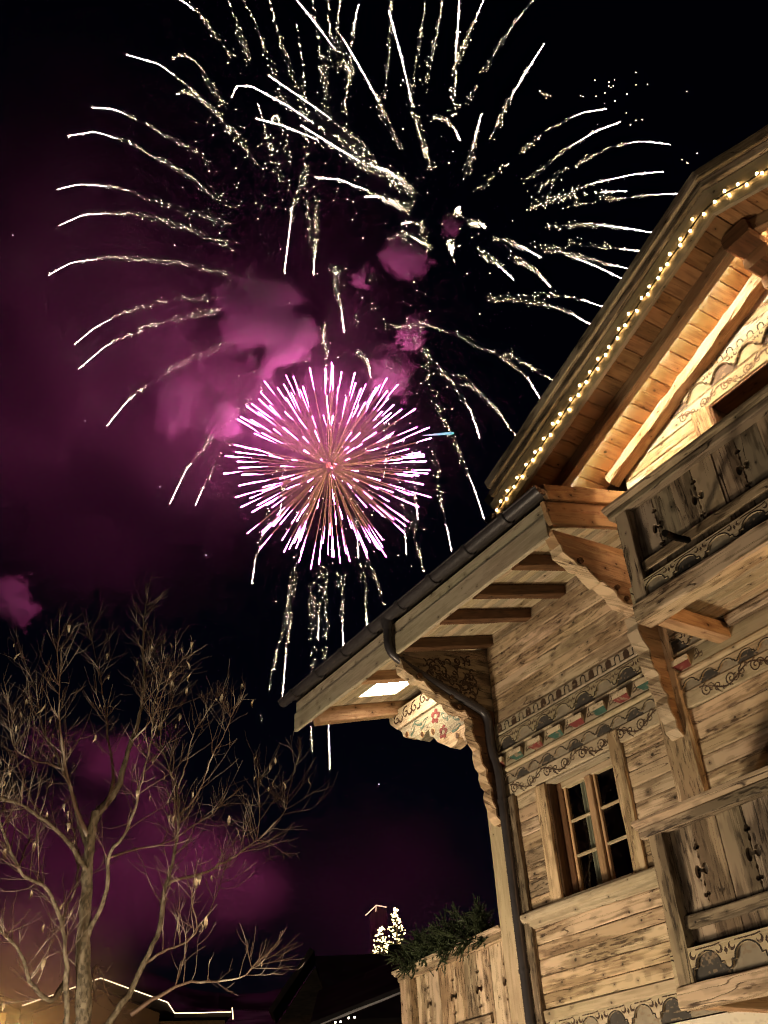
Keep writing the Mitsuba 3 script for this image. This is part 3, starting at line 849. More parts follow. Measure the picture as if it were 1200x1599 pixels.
tb(SB + '__edge_beam', (LB0, yb_, 2.42), (LB1, yb_, 2.42), EZ, .18, .16, M['wall'], seg=6)
for a, b in ((2.0, 2.34),):
    pass
tb(SB + '__handrail', (LB0, yb_ + .13, 3.735), (LB0, 2.6, 3.735), EZ, .22, .045, M['wall'], seg=3)
for q in np.arange(yb_ + .1, 2.5, .245):
    tb(SB + '__board', (LB0 + .03, q + .12, 2.45), (LB0 + .03, q + .12, 3.68), EX, .24, .028, M['wall'], seg=3)
for q in np.arange(yb_ + .08, 2.5, .2):
    tb(SB + '__floor_board', (LB0, q + .1, 2.52), (XL, q + .1, 2.52), EZ, .19, .04, M['fascia'], seg=3)

# ================================================================== LAMPS AND LIGHTS ON THE CHALET
for k, p, t, w, h in flood_keys:
    d = np.subtract(t, p) / np.linalg.norm(np.subtract(t, p))
    c = np.array(p) - d * .09
    v, f, u = timber(c - d * .08, c + d * .075, (0, 0, 1), w + .06, h + .06, ch=.01, seg=1, wob=0)
    add(k + '__housing', (v, f), M['metal'])
    add(k + '__stand', tube([(c[0], c[1], 0.0), (c[0], c[1], c[2] - .1)], .05, 10), M['metal'], smooth=40)
add('wall_lamp__arm', tube([(-2.2, 0, 5.15), (-2.2, -.42, 5.15)], .03, 8), M['metal'], smooth=40)
add('wall_lamp__housing', timber((-2.22, -.50, 5.0), (-2.22, -.50, 5.3), (0, 1, 0), .14, .26, ch=.01, seg=1, wob=0)[:2], M['metal'])

lo = np.array([[x, y, ze(y) + .105] for x, y in ((-9.88, -.92), (-9.12, -.92), (-9.12, -.30), (-9.88, -.30))])
scene['eave_lamp__panel'] = mikit.ply((lo, np.array([[0, 2, 1], [0, 3, 2]])), {'type': 'diffuse', 'reflectance': rgb(.6, .6, .6)}, emitter={'type': 'area', 'radiance': rgb(24, 19.4, 13.6), 'sampling_weight': .8})
for q0, q1 in ((0, 1), (1, 2), (2, 3), (3, 0)):
    v, f, u = timber(lo[q0] + [0, 0, .012], lo[q1] + [0, 0, .012], (0, -.275, 1), .03, .05, ch=.004, seg=1, wob=0)
    add('eave_lamp__frame', (v, f), M['fascia'])
tag('eave_lamp', 'bright white panel lamp under the left eave above the painted bracket', 'lamp')

# fairy lights along the verge
FL = 'fairy_lights'
tag(FL, 'string of small warm white bulbs along the verge of the gable roof', 'fairy lights')
bulb = trimesh.creation.icosphere(subdivisions=1, radius=1.0)
cord = []
nb = 47
pts = []
for sgn, L0 in ((-1, 3.82), (1, 2.4)):
    e1 = np.array([sgn * cs, 0, -GP * cs]); en = np.array([sgn * GP * cs, 0, cs])
    s = np.arange(.06, L0, .088)
    q = []
    for j, a in enumerate(s):
        o = .030 * (1 if j % 2 else -1) + rng.normal(0, .012)
        p = np.array([RIDGE_X, YF - .058, RIDGE_Z]) + e1 * (a + rng.normal(0, .014)) + en * (.105 + o)
        pts.append((p, rng.uniform(.75, 1.2)))
        q.append(np.array([RIDGE_X, YF - .05, RIDGE_Z]) + e1 * a + en * (.105 + .008 * math.sin(j * 1.3)))
    cord.append(q[::-1] if sgn < 0 else q)
cl = np.array(cord[0] + cord[1])
add(FL + '__cord', tube(cl, .007, 5), M['black'], smooth=50)
for p, b in pts:
    v = np.array(bulb.vertices) * [.015, .013, .017] + p
    scene[number(FL + '__bulb')] = mikit.ply((v, np.array(bulb.faces)), {'type': 'diffuse', 'reflectance': rgb(.6, .6, .5)},
                                             emitter={'type': 'area', 'radiance': rgb(30 * b, 19 * b, 7.5 * b), 'sampling_weight': .012})

# ================================================================== EVERGREEN BRANCHES ON THE SIDE BALCONY
mat('needle', {'type': 'twosided', 'b': {'type': 'principled', 'base_color': mikit.proc(lambda p, n, uv: mi.Color3f(.034, .048, .022) * (.5 + 1.0 * noise(p.x * 14, p.y * 14, p.z * 14))), 'roughness': .6, 'specular': .3}})
tag('fir_garland', 'dark green fir branches laid along the handrail of the side balcony', 'fir branches')
gr = np.random.default_rng(3)


def sprig(p, d, L, r=gr, needles=64):
    """one fir sprig: a stem with flat needles on all sides"""
    d = d / np.linalg.norm(d)
    out = [tube([p, p + d * L * .5 + [0, 0, -.02 * L], p + d * L], [.006, .004, .002], 4)]
    V, F = [], []
    for i in range(needles):
        t = .08 + .92 * i / needles
        c = p + d * L * t
        q = np.cross(d, r.normal(size=3)); q /= np.linalg.norm(q)
        tip = c + (q * .8 + d * .75) * (.019 + .011 * r.random()) * (1.25 - .6 * t)
        w = np.cross(q, d) * .0062
        k = len(V)
        V += [c - w, c + w, tip]; F.append([k, k + 1, k + 2])
    out.append((np.array(V), np.array(F)))
    return join(out)


for i in range(110):
    x = LB0 + .24 + 1.50 * (i + gr.random()) / 110
    hgt = .06 + .26 * math.sin(min(1, (x - LB0 + .35) / 1.5) * math.pi * .62)
    z0 = 3.74 + lz(x)
    ms = []
    base = np.array([x, yb_ + gr.uniform(-.10, .12), z0 + gr.uniform(0, .05)])
    d0 = np.array([gr.normal(-.05, .45), gr.uniform(-.75, .35), gr.uniform(-.25, 1.0)])
    L = (.12 + hgt * .75) * gr.uniform(.6, 1.1)
    ms.append(sprig(base, d0, L))
    d0 = d0 / np.linalg.norm(d0)
    for s in range(10):
        t = gr.uniform(.1, .9)
        d1 = d0 + gr.normal(0, .75, 3) + [0, -.15, -.12]
        ms.append(sprig(base + d0 * L * t, d1, L * gr.uniform(.35, .65), needles=46))
    add('fir_garland__branch', join(ms), M['needle'])

# ================================================================== GROUND, HILL
mat('paving', {'type': 'twosided', 'b': {'type': 'principled', 'base_color': mikit.proc(lambda p, n, uv: mi.Color3f(.11, .10, .09) * (.6 + .7 * fbm(p.x * 3, p.y * 3, 0, 3))), 'roughness': .6}})
scene['ground'] = mikit.ply((np.array([[-900, -900, 0], [900, -900, 0], [900, 900, 0], [-900, 900, 0.0]]), np.array([[0, 1, 2], [0, 2, 3]])), M['paving'])
tag('ground', 'dark paved square in front of the chalet', 'ground', kind='structure')


def ray(px, py):
    """direction of a point of the photograph (1200 x 1599)"""
    return RIGHT * (px - 600) / 1480.9 + DOWN * (py - 799.5) / 1480.9 + FWD


def far(px, py, dist):
    d = ray(px, py)
    return CAM + d * dist / math.hypot(d[0], d[1])


mat('hill', {'type': 'twosided', 'b': {'type': 'diffuse', 'reflectance': mikit.proc(lambda p, n, uv: mix((.05, .05, .055), (.42, .42, .46), smoothstep(.38, .62, fbm(p.x * .08, p.y * .08, p.z * .12, 4))))}})
az = np.radians(np.linspace(-150, 40, 96)); rr = np.linspace(70, 330, 40)
A, Rr = np.meshgrid(az, rr, indexing='ij')
t = np.clip((Rr - 70) / 150, 0, 1)
nz = meshkit.fbm(np.stack([np.cos(A) * Rr / 45, np.sin(A) * Rr / 45, Rr * 0 + 3.7], -1).reshape(-1, 3)).reshape(A.shape)
Z = t ** 1.15 * (56 + 16 * np.sin(A * 2.3 + 1.1) + 24 * (nz - np.mean(nz))) - .3
V = np.stack([CAM[0] + np.sin(A) * Rr, CAM[1] + np.cos(A) * Rr, Z], -1).reshape(-1, 3)
F = []
for i in range(95):
    for j in range(39):
        a = i * 40 + j
        F += [[a, a + 40, a + 41], [a, a + 41, a + 1]]
scene['hillside'] = mikit.ply((V, np.array(F)), M['hill'], smooth=True)
tag('hillside', 'dark snowy hillside behind the village', 'hillside', kind='structure')

# ================================================================== NEIGHBOURING HOUSES
mat('dark_timber', wood((.060, .045, .034), (.040, .030, .022), (.018, .013, .010), knots=.2, bump=.001))
mat('roof_dark', {'type': 'twosided', 'b': {'type': 'diffuse', 'reflectance': mikit.proc(lambda p, n, uv: mi.Color3f(.030, .028, .030) * (.6 + .8 * noise(p.x * 3, p.y * 3, p.z * 3)))}})
mat('house_wall', {'type': 'twosided', 'b': {'type': 'diffuse', 'reflectance': mikit.proc(lambda p, n, uv: mi.Color3f(.34, .27, .18) * (.8 + .4 * fbm(p.x * 2, p.y * 2, p.z * 2, 3)))}})
LED = {'type': 'area', 'radiance': rgb(2.8, 2.0, 1.1), 'sampling_weight': .02}
GREYB = {'type': 'diffuse', 'reflectance': rgb(.3, .3, .3)}


def local(px, py, dist):
    """a frame at a distance: origin on the ground, right and away directions"""
    d = far(px, py, dist) - CAM
    h = np.array([d[0], d[1], 0]) / math.hypot(d[0], d[1])
    return np.array([CAM[0] + d[0], CAM[1] + d[1], 0]), np.array([h[1], -h[0], 0]), h


def plane_pt(px, py, O, h):
    d = ray(px, py)
    return CAM + d * (np.dot(O - CAM, h) / np.dot(d, h))


def outline(key, pts, r, name='light_tube', em=LED):
    for a, b in zip(pts[:-1], pts[1:]):
        v, f = tube([a, b], r, 6)
        scene[number(key + '__' + name)] = mikit.ply((v, f), GREYB, emitter=em)


# house with a lit roof outline, behind the bare tree
O, e1, h = local(155, 1540, 34)
LH = 'lit_house'
tag(LH, 'dark house with its gable and eaves outlined in white light tubes, behind the bare tree', 'house')
P = [plane_pt(*q, O, h) for q in ((30, 1573), (157, 1528), (262, 1566), (273, 1583), (361, 1581))]
q2 = [(np.dot(p - O, e1), p[2]) for p in P]
gable = Polygon([(q2[0][0] + .4, 0), (q2[0][0] + .4, q2[0][1] - .1), (q2[1][0], q2[1][1] - .15), (q2[2][0] - .2, q2[2][1] - .2), (q2[2][0] - .2, 0)])
sl(LH + '__wall', gable, O + h * .5, e1, EZ, h, 9.0, M['house_wall'])
wing = sbox(q2[2][0] - .2, 0, q2[4][0] - .1, q2[4][1] - .12)
sl(LH + '__wing', wing, O + h * .7, e1, EZ, h, 7.0, M['house_wall'])
roof = Polygon([q2[0], q2[1], q2[2], q2[3], (q2[3][0] - .35, q2[3][1] + .1), (q2[2][0] - .1, q2[2][1] - .25), (q2[1][0], q2[1][1] - .28), (q2[0][0], q2[0][1] - .25)]).buffer(0)
sl(LH + '__roof', roof, O + h * .02, e1, EZ, h, 10.0, M['roof_dark'])
sl(LH + '__wing_roof', sbox(q2[3][0], q2[3][1] - .12, q2[4][0], q2[4][1] + .0), O + h * .05, e1, EZ, h, 8.0, M['roof_dark'])
outline(LH, [p - h * .03 for p in P], .017)
pv = [plane_pt(363, 1574, O, h), plane_pt(364, 1592, O, h)]
outline(LH, pv, .02)
for wx in (-1.5, 0.4, 1.8):
    sl(LH + '__window', sbox(wx, 3.6, wx + .8, 4.8), O + h * .46, e1, EZ, h, .05, M['black'])

# neighbour at the far left, its wall lit by a warm street lamp
O, e1, h = local(4, 1580, 26)
NH = 'neighbour_house'
tag(NH, 'house corner at the lower left edge lit orange by a street lamp', 'house')
xr = np.dot(plane_pt(10, 1585, O, h) - O, e1); zt = plane_pt(4, 1582, O, h)[2]
sl(NH + '__wall', sbox(xr - 7, 0, xr, zt), O, e1, EZ, h, 6, M['house_wall'])
sl(NH + '__roof', Polygon([(xr + .3, zt - .02), (xr + .3, zt + .12), (xr - 7, zt + 2.6), (xr - 7, zt + 2.4)]), O - h * .5, e1, EZ, h, 7, M['roof_dark'])
lp = O + e1 * (xr + .05) - h * 1.6
lv = np.array(bulb.vertices) * .16 + [lp[0], lp[1], 4.2]
scene['street_lamp__globe'] = mikit.ply((lv, np.array(bulb.faces)), GREYB, emitter={'type': 'area', 'radiance': rgb(260, 125, 34), 'sampling_weight': .9})
add('street_lamp__pole', tube([(lp[0], lp[1], 0), (lp[0], lp[1], 4.1)], .05, 8), M['black'], smooth=40)
LAMP = np.array([lp[0], lp[1], 4.2])
tag('street_lamp', 'orange street lamp before the house corner at the lower left edge', 'street lamp')

# dark chalet with a chimney in the middle distance
O, e1, h = local(530, 1510, 27)
DC = 'dark_chalet'
tag(DC, 'unlit dark chalet with a chimney behind the side balcony', 'chalet')
A0, A1, A2, A3 = (plane_pt(*q, O, h) for q in ((490, 1501), (640, 1513), (428, 1592), (640, 1610)))
ga = lambda p: np.dot(p - O, e1)
zr, ze2 = A0[2], A2[2]
gx = ga(A0)
# gable end turned to the left, long roof side towards us
dep = 3.4
def quadm(*pts):
    v = np.array(pts); n = len(v)
    nrm = np.cross(v[1] - v[0], v[2] - v[0]); nrm /= np.linalg.norm(nrm)
    v2 = np.vstack([v, v + nrm * .12])
    f = [[0, 2, 1], [0, 3, 2], [4, 5, 6], [4, 6, 7]] + [q for i in range(4) for q in ([i, (i + 1) % 4, 4 + (i + 1) % 4], [i, 4 + (i + 1) % 4, 4 + i])]
    return v2, np.array(f)
R0 = O + e1 * gx + EZ * zr; R1 = O + e1 * (gx + 7) + EZ * (zr - .05)
E0 = O + e1 * (gx + .5) - h * 3.0 + EZ * (zr - 1.9); E1 = O + e1 * (gx + 7) - h * 3.0 + EZ * (zr - 1.95)
B0 = O + e1 * (gx - 1.55) + h * 2.5 + EZ * (ze2 - .1); B1 = O + e1 * (gx + 7) + h * 4.5 + EZ * (zr - 2.5)
add(DC + '__roof', quadm(E0, E1, R1, R0), M['roof_dark'])
L0_ = A2; 
sl(DC + '__wall', Polygon([(ga(A2) + .12, 0), (ga(A2) + .12, ze2 - .05), (gx, zr - .16), (gx + 6.8, zr - .25), (gx + 6.8, 0)]), O + h * .1, e1, EZ, h, 6, M['dark_timber'])
v, f, u = timber(A2 + EZ * -.02 - h * .6, A0 - h * .6 + EZ * .02, (0, 0, 1), 1.6, .14, ch=.01, seg=3, wob=.004)
add(DC + '__verge', (v, f), M['roof_dark'])
C0 = plane_pt(612, 1516, O, h); C1 = plane_pt(640, 1482, O, h)
sl(DC + '__chimney', sbox(ga(C0), C0[2] - .6, ga(C1), C1[2]), O - h * .4, e1, EZ, h, .7, M['roof_dark'])
sl(DC + '__chimney__cap', sbox(ga(C0) - .06, C1[2] - .06, ga(C1) + .06, C1[2] + .03), O - h * .46, e1, EZ, h, .82, M['black'])
wq = [plane_pt(*q, O - h * .05, h) for q in ((537, 1570), (553, 1546))]
sl(DC + '__window', sbox(ga(wq[0]), wq[0][2], ga(wq[1]), wq[1][2]), O + h * .02, e1, EZ, h, .1, M['black'])
sl(DC + '__window__frame', sbox(ga(wq[0]) - .05, wq[0][2] - .05, ga(wq[1]) + .05, wq[1][2] + .05).difference(sbox(ga(wq[0]), wq[0][2], ga(wq[1]), wq[1][2])), O + h * .01, e1, EZ, h, .1, M['brown'])
# a lower roof in front of it, edged with snow, with a few small lamps under it
O, e1, h = local(560, 1585, 19)
LR = 'porch_roof'
tag(LR, 'low dark roof with a pale snowy edge and a few small lights under it', 'roof')
S0, S1 = plane_pt(488, 1606, O, h), plane_pt(640, 1545, O, h)
v, f, u = timber(S0, S1, (0, 0, 1), .10, .035, ch=.01, seg=8, wob=.004)
mat('snow', {'type': 'twosided', 'b': {'type': 'diffuse', 'reflectance': rgb(.62, .62, .66)}})
add(LR + '__snow_edge', (v, f), M['snow'])
n0 = np.array(S0) + h * 4 + EZ * 1.2; n1 = np.array(S1) + h * 4 + EZ * 1.2
add(LR + '__slope', quadm(S0 - EZ * .03, S1 - EZ * .03, n1 - EZ * .1, n0 - EZ * .1), M['roof_dark'])
add(LR + '__post', tube([(S1[0], S1[1], 0), S1 - EZ * .05], .08, 8), M['dark_timber'])
for q in ((524, 1597), (532, 1596), (545, 1590), (554, 1589)):
    p = plane_pt(*q, O + h * .6, h)
    v = np.array(bulb.vertices) * .020 + p
    scene[number(LR + '__bulb')] = mikit.ply((v, np.array(bulb.faces)), GREYB, emitter={'type': 'area', 'radiance': rgb(9, 8, 6), 'sampling_weight': .005})

# fir trees hung with lights on the slope, and a house outlined in lights above
mat('far_fir', {'type': 'twosided', 'b': {'type': 'diffuse', 'reflectance': rgb(.035, .045, .025)}})
mat('bark', {'type': 'twosided', 'b': {'type': 'principled', 'base_color': mikit.proc(lambda p, n, uv: mix((.13, .10, .062), (.34, .28, .20), smoothstep(.3, .75, fbm(p.x * 22, p.y * 22, p.z * 8, 4))) * (1 - .45 * smoothstep(.55, .7, noise(p.x * 60, p.y * 60, p.z * 24)))), 'roughness': .8}})
fr = np.random.default_rng(8)


def lit_fir(key, px, ptop, pbase, dist, width_px, nb, label):
    base = far(px, pbase, dist); top = far(px, ptop, dist)
    H = top[2] - base[2] * 0 ; z0 = base[2] - 3
    H = top[2] - z0
    Wd = width_px / 1480.9 * dist * 1.12
    tag(key, label, 'fir tree', 'fir trees hung with lights')
    add(key + '__trunk', tube([(top[0], top[1], 0), (top[0], top[1], z0 + H * .5), (top[0], top[1], top[2])], [.16, .10, .02], 6), M['bark'])
    br, lights = [], []
    n = 150
    for i in range(n):
        t = (i + fr.random()) / n
        a = fr.uniform(0, 2 * math.pi)
        L = Wd * .5 * ((1 - t) ** .8 * .9 + .07) * fr.uniform(.6, 1.15)
        c = np.array([top[0], top[1], z0 + H * t])
        d = np.array([math.cos(a), math.sin(a), .18])
        e = c + d * L
        w = np.array([-math.sin(a), math.cos(a), 0]) * L * .26
        br.append((np.array([c, c + d * L * .5 + w - [0, 0, .1 * L], e, c + d * L * .5 - w - [0, 0, .1 * L], c + d * L * .5 + [0, 0, .06 * L]]), np.array([[0, 1, 4], [1, 2, 4], [2, 3, 4], [3, 0, 4]])))
        for k in range(nb):
            s = fr.uniform(.35, 1.0)
            p = c + d * L * s + fr.normal(0, .03, 3)
            v = np.array(bulb.vertices)[:12] * .034 * fr.uniform(.7, 1.5) + p
            lights.append((np.array(bulb.vertices) * .032 * fr.uniform(.7, 1.5) + p, np.array(bulb.faces)))
    add(key + '__crown', join(br), M['far_fir'])
    k = key + '__light_string'
    v, f = join(lights)
    scene[k] = mikit.ply((v, f), GREYB, emitter={'type': 'area', 'radiance': rgb(6.0, 4.3, 1.9), 'sampling_weight': .01})
    labels[k] = {'kind': 'stuff'}


lit_fir('lit_fir_tree', 618, 1419, 1535, 62, 80, 4, 'slender fir tree covered in warm lights, the taller of the two behind the dark chalet')
lit_fir('lit_fir_tree_001', 594, 1448, 1535, 58, 92, 4, 'broad fir tree covered in warm lights, the lower of the two behind the dark chalet')
O, e1, h = local(588, 1413, 130)
HH = 'hill_house'
tag(HH, 'far house high on the hillside with its roof edge picked out in lights', 'house')
Q = [plane_pt(*q, O, h) for q in ((571, 1430), (588, 1414), (604, 1417))]
q2 = [(np.dot(p - O, e1), p[2]) for p in Q]
sl(HH + '__wall', Polygon([(q2[0][0] + .5, 24), (q2[0][0] + .5, q2[0][1]), (q2[1][0], q2[1][1] - .2), (q2[2][0], q2[2][1] - .2), (q2[2][0], 24)]), O + h * .3, e1, EZ, h, 8, M['dark_timber'])
outline(HH, Q, .07, em={'type': 'area', 'radiance': rgb(1.6, .95, .6), 'sampling_weight': .005})
outline(HH, [plane_pt(588, 1414, O, h), plane_pt(587, 1424, O, h)], .06, em={'type': 'area', 'radiance': rgb(1.6, .95, .6), 'sampling_weight': .005})

# ================================================================== THE BARE TREE
TR = 'bare_tree'
tag(TR, 'bare tree with a few withered leaves left, in the lower left', 'tree')
tr = np.random.default_rng(21)
TO, te1, th = local(130, 1599, 12.0)


def tp(px, py, depth):
    d = ray(px, py)
    return CAM + d * ((np.dot(TO - CAM, th) + depth) / np.dot(d, th))


LIMBS = [  # points of the photograph from the base outwards, base and end radius, depth at base and at end
    ([(133, 1700), (128, 1599), (132, 1540), (129, 1480), (135, 1400), (137, 1350), (141, 1310), (146, 1285), (150, 1268)], .098, .055, 0, 0),
    ([(110, 1700), (104, 1599), (104, 1530), (101, 1480), (98, 1440), (81, 1405), (72, 1380), (45, 1375), (28, 1360), (12, 1320), (2, 1290), (-20, 1240)], .058, .014, .1, -1.3),
    ([(146, 1285), (150, 1268), (165, 1262), (187, 1223), (202, 1164), (212, 1143), (220, 1110), (225, 1066), (224, 1015), (223, 979), (230, 936)], .082, .008, 0, .4),
    ([(136, 1360), (129, 1352), (107, 1313), (72, 1283), (35, 1256), (0, 1247), (-30, 1235)], .050, .016, 0, -1.0),
    ([(137, 1330), (125, 1290), (117, 1250), (110, 1225), (94, 1200), (89, 1174), (64, 1138), (60, 1092), (50, 1060), (38, 1030)], .050, .006, 0, .9),
    ([(140, 1310), (119, 1268), (106, 1213), (96, 1160), (91, 1110), (94, 1068), (92, 1040), (91, 1004)], .045, .006, 0, -.8),
    ([(165, 1262), (180, 1210), (172, 1180), (168, 1140), (164, 1106), (153, 1036), (146, 1010), (139, 986)], .036, .006, 0, 1.0),
    ([(135, 1470), (145, 1440), (161, 1416), (168, 1385), (169, 1350), (168, 1331), (192, 1311), (207, 1275), (216, 1250), (222, 1210), (236, 1160), (240, 1105), (252, 1060)], .048, .006, 0, -.9),
    ([(142, 1640), (175, 1590), (200, 1558), (223, 1509), (242, 1467), (256, 1434), (251, 1415), (260, 1381), (268, 1350), (275, 1327), (280, 1273), (278, 1231), (258, 1184), (247, 1152), (258, 1115), (271, 1080)], .064, .007, .1, .9),
    ([(223, 1509), (245, 1490), (282, 1476), (312, 1455), (303, 1425), (300, 1395)], .030, .008, .4, -.5),
    ([(258, 1385), (265, 1376), (312, 1367), (345, 1350), (363, 1341), (391, 1320), (403, 1313), (407, 1270), (404, 1235), (404, 1200)], .035, .006, .6, 1.4),
    ([(403, 1313), (425, 1290), (447, 1268), (450, 1240), (458, 1210), (467, 1180)], .016, .005, 1.3, 1.8),
    ([(205, 1585), (242, 1558), (293, 1532), (345, 1535), (382, 1528), (400, 1504)], .040, .008, .2, -.6),
    ([(104, 1530), (80, 1570), (45, 1535), (40, 1500), (20, 1470), (-5, 1450)], .050, .015, 0, -1.0),
    ([(98, 1450), (105, 1410), (118, 1395), (121, 1365), (125, 1340), (118, 1310), (112, 1280)], .028, .010, .1, .8),
    ([(278, 1231), (292, 1195), (300, 1150), (318, 1120), (335, 1095)], .020, .005, .6, .2),
    ([(246, 1150), (236, 1120), (222, 1080), (232, 1050), (246, 1010)], .018, .005, .8, 1.5),
    ([(204, 1160), (230, 1135), (243, 1110), (262, 1060), (285, 1030)], .020, .005, .2, -.8),
    ([(280, 1273), (305, 1250), (320, 1215), (332, 1180), (352, 1145), (365, 1110)], .024, .005, .7, -.5),
    ([(94, 1200), (72, 1190), (45, 1185), (20, 1170), (14, 1130), (12, 1100)], .022, .005, .4, -.6),
    ([(72, 1283), (55, 1262), (42, 1230), (28, 1195), (22, 1150), (16, 1112)], .026, .005, -.5, .5),
    ([(170, 1340), (200, 1330), (240, 1322), (262, 1318), (300, 1290), (330, 1275), (352, 1250)], .022, .006, -.2, .8),
    ([(28, 1360), (38, 1325), (50, 1310), (20, 1290), (5, 1262)], .020, .006, -.6, .2),
    ([(150, 1565), (146, 1520), (150, 1500), (162, 1530), (170, 1560)], .020, .006, .1, .4),
    ([(312, 1455), (330, 1420), (345, 1380), (352, 1355)], .014, .005, -.3, .6),
    ([(404, 1312), (425, 1318), (440, 1330)], .010, .004, 1.2, 1.5),
]


def smooth_line(P, n):
    P = np.array(P); s = np.concatenate([[0], np.cumsum(np.linalg.norm(np.diff(P, axis=0), axis=1))])
    u = np.linspace(0, s[-1], n)
    q = np.stack([np.interp(u, s, P[:, k]) for k in range(P.shape[1])], 1)
    for _ in range(2):
        q[1:-1] = .25 * q[:-2] + .5 * q[1:-1] + .25 * q[2:]
    return q


twigs, leaf_pts = [], []


def twig(p, d, L, r, level):
    n = 6
    pts = [p]
    d = d / np.linalg.norm(d)
    for i in range(n - 1):
        d = d + tr.normal(0, .11, 3) + np.array([0, 0, .09])
        d /= np.linalg.norm(d)
        pts.append(pts[-1] + d * L / (n - 1))
    twigs.append(tube(pts, np.linspace(r, .0014, n), 4, caps=False))
    if level > 0:
        for k in range(tr.integers(1, 4)):
            i = tr.integers(1, n - 1)
            dd = (pts[i + 1] - pts[i]); dd /= np.linalg.norm(dd)
            twig(pts[i], dd + tr.normal(0, .5, 3), L * tr.uniform(.35, .7), r * .6, level - 1)
    for i in range(1, n):
        if tr.random() < .06:
            leaf_pts.append(pts[i])


for li, (pp, r0, r1, d0, d1) in enumerate(LIMBS):
    if li:
        r0 *= .66
    n = max(8, len(pp) * 3)
    dep = np.linspace(d0, d1, len(pp))
    q = smooth_line([tp(x, y, dd) for (x, y), dd in zip(pp, dep)], n)
    q[1:-1] += tr.normal(0, .006, (n - 2, 3))
    add(TR + ('__trunk' if li < 2 else '__limb'), tube(q, (r1 + (r0 - r1) * (1 - np.linspace(0, 1, n)) ** (1.0 if li == 0 else 1.55)) * (1 + .07 * tr.normal(size=n)), 9 if r0 > .06 else 6), M['bark'] if r0 > .03 else {'type': 'ref', 'id': 'mat_twig'}, smooth=60)
    seglen = np.linalg.norm(np.diff(q, axis=0), axis=1).sum()
    for k in range(int(seglen * (11.0 if li not in (0,) else 2.5))):
        i = min(n - 2, int(n * (.25 + .75 * tr.random() ** .8)) if li not in (0, 1, 8) else int(n * (.35 + .65 * tr.random())))
        tdir = q[i + 1] - q[i]; tdir /= np.linalg.norm(tdir) + 1e-9
        side = np.cross(tdir, tr.normal(size=3)); side /= np.linalg.norm(side)
        d = .55 * tdir + .9 * side + np.array([0, 0, .35])
        r = np.interp(i, [0, n], [r0, r1])
        twig(q[i], d, tr.uniform(.25, 1.0) * (1 - .35 * i / n), min(.0060, r * .40), 1)
    if r1 < .01:
        for k in range(3):
            twig(q[-1], (q[-1] - q[-3]) / np.linalg.norm(q[-1] - q[-3]) + tr.normal(0, .25, 3), tr.uniform(.2, .45), .0045, 1)
mat('twig', {'type': 'twosided', 'b': {'type': 'principled', 'base_color': mikit.proc(lambda p, n, uv: mix((.15, .09, .06), (.55, .46, .37), smoothstep(.48, .80, noise(p.x * 5, p.y * 5, p.z * 5)))), 'roughness': .6}})
k = add(TR + '__twigs', join(twigs), M['twig'])
labels[k] = {'kind': 'stuff'}
mat('leaf', {'type': 'twosided', 'b': {'type': 'principled', 'base_color': mikit.proc(lambda p, n, uv: mix((.78, .70, .54), (.58, .42, .24), noise(p.x * 9, p.y * 9, p.z * 9))), 'roughness': .7}})
for p in [leaf_pts[i] for i in tr.permutation(len(leaf_pts))[:105]]:
    L = tr.uniform(.07, .15); w = L * .16
    a = tr.uniform(0, 6.28); s = np.array([math.cos(a), math.sin(a), 0]); o = np.array([-math.sin(a), math.cos(a), 0])
    lean = o * tr.normal(0, .3)
    rows_ = []
    for t, ww in ((0, .2), (.3, 1), (.65, .9), (1, .1)):
        c = p + (np.array([0, 0, -1.0]) + lean) * L * t + o * L * .28 * math.sin(t * 3.0)
        rows_ += [c - s * w * ww, c + o * w * .35 * ww, c + s * w * ww]
    f = np.array([x for i in range(3) for j in range(2) for x in ([3 * i + j, 3 * i + j + 1, 3 * i + j + 4], [3 * i + j, 3 * i + j + 4, 3 * i + j + 3])])
    add(TR + '__leaf', (np.array(rows_), f), M['leaf'])

# ================================================================== FIREWORKS
fw = np.random.default_rng(77)
octa = trimesh.creation.icosphere(subdivisions=0, radius=1.0)
OV, OF = np.array(octa.vertices), np.array(octa.faces)


def sky_pt(px, py, slant):
    d = ray(px, py)
    return CAM + d / np.linalg.norm(d) * slant


PB = sky_pt(515, 728, 110.0)      # centre of the pink burst
WB = sky_pt(610, 330, 116.0)      # centre of the willow burst
PXM = 110 / 1480.9                # metres of one pixel of the photograph at that distance

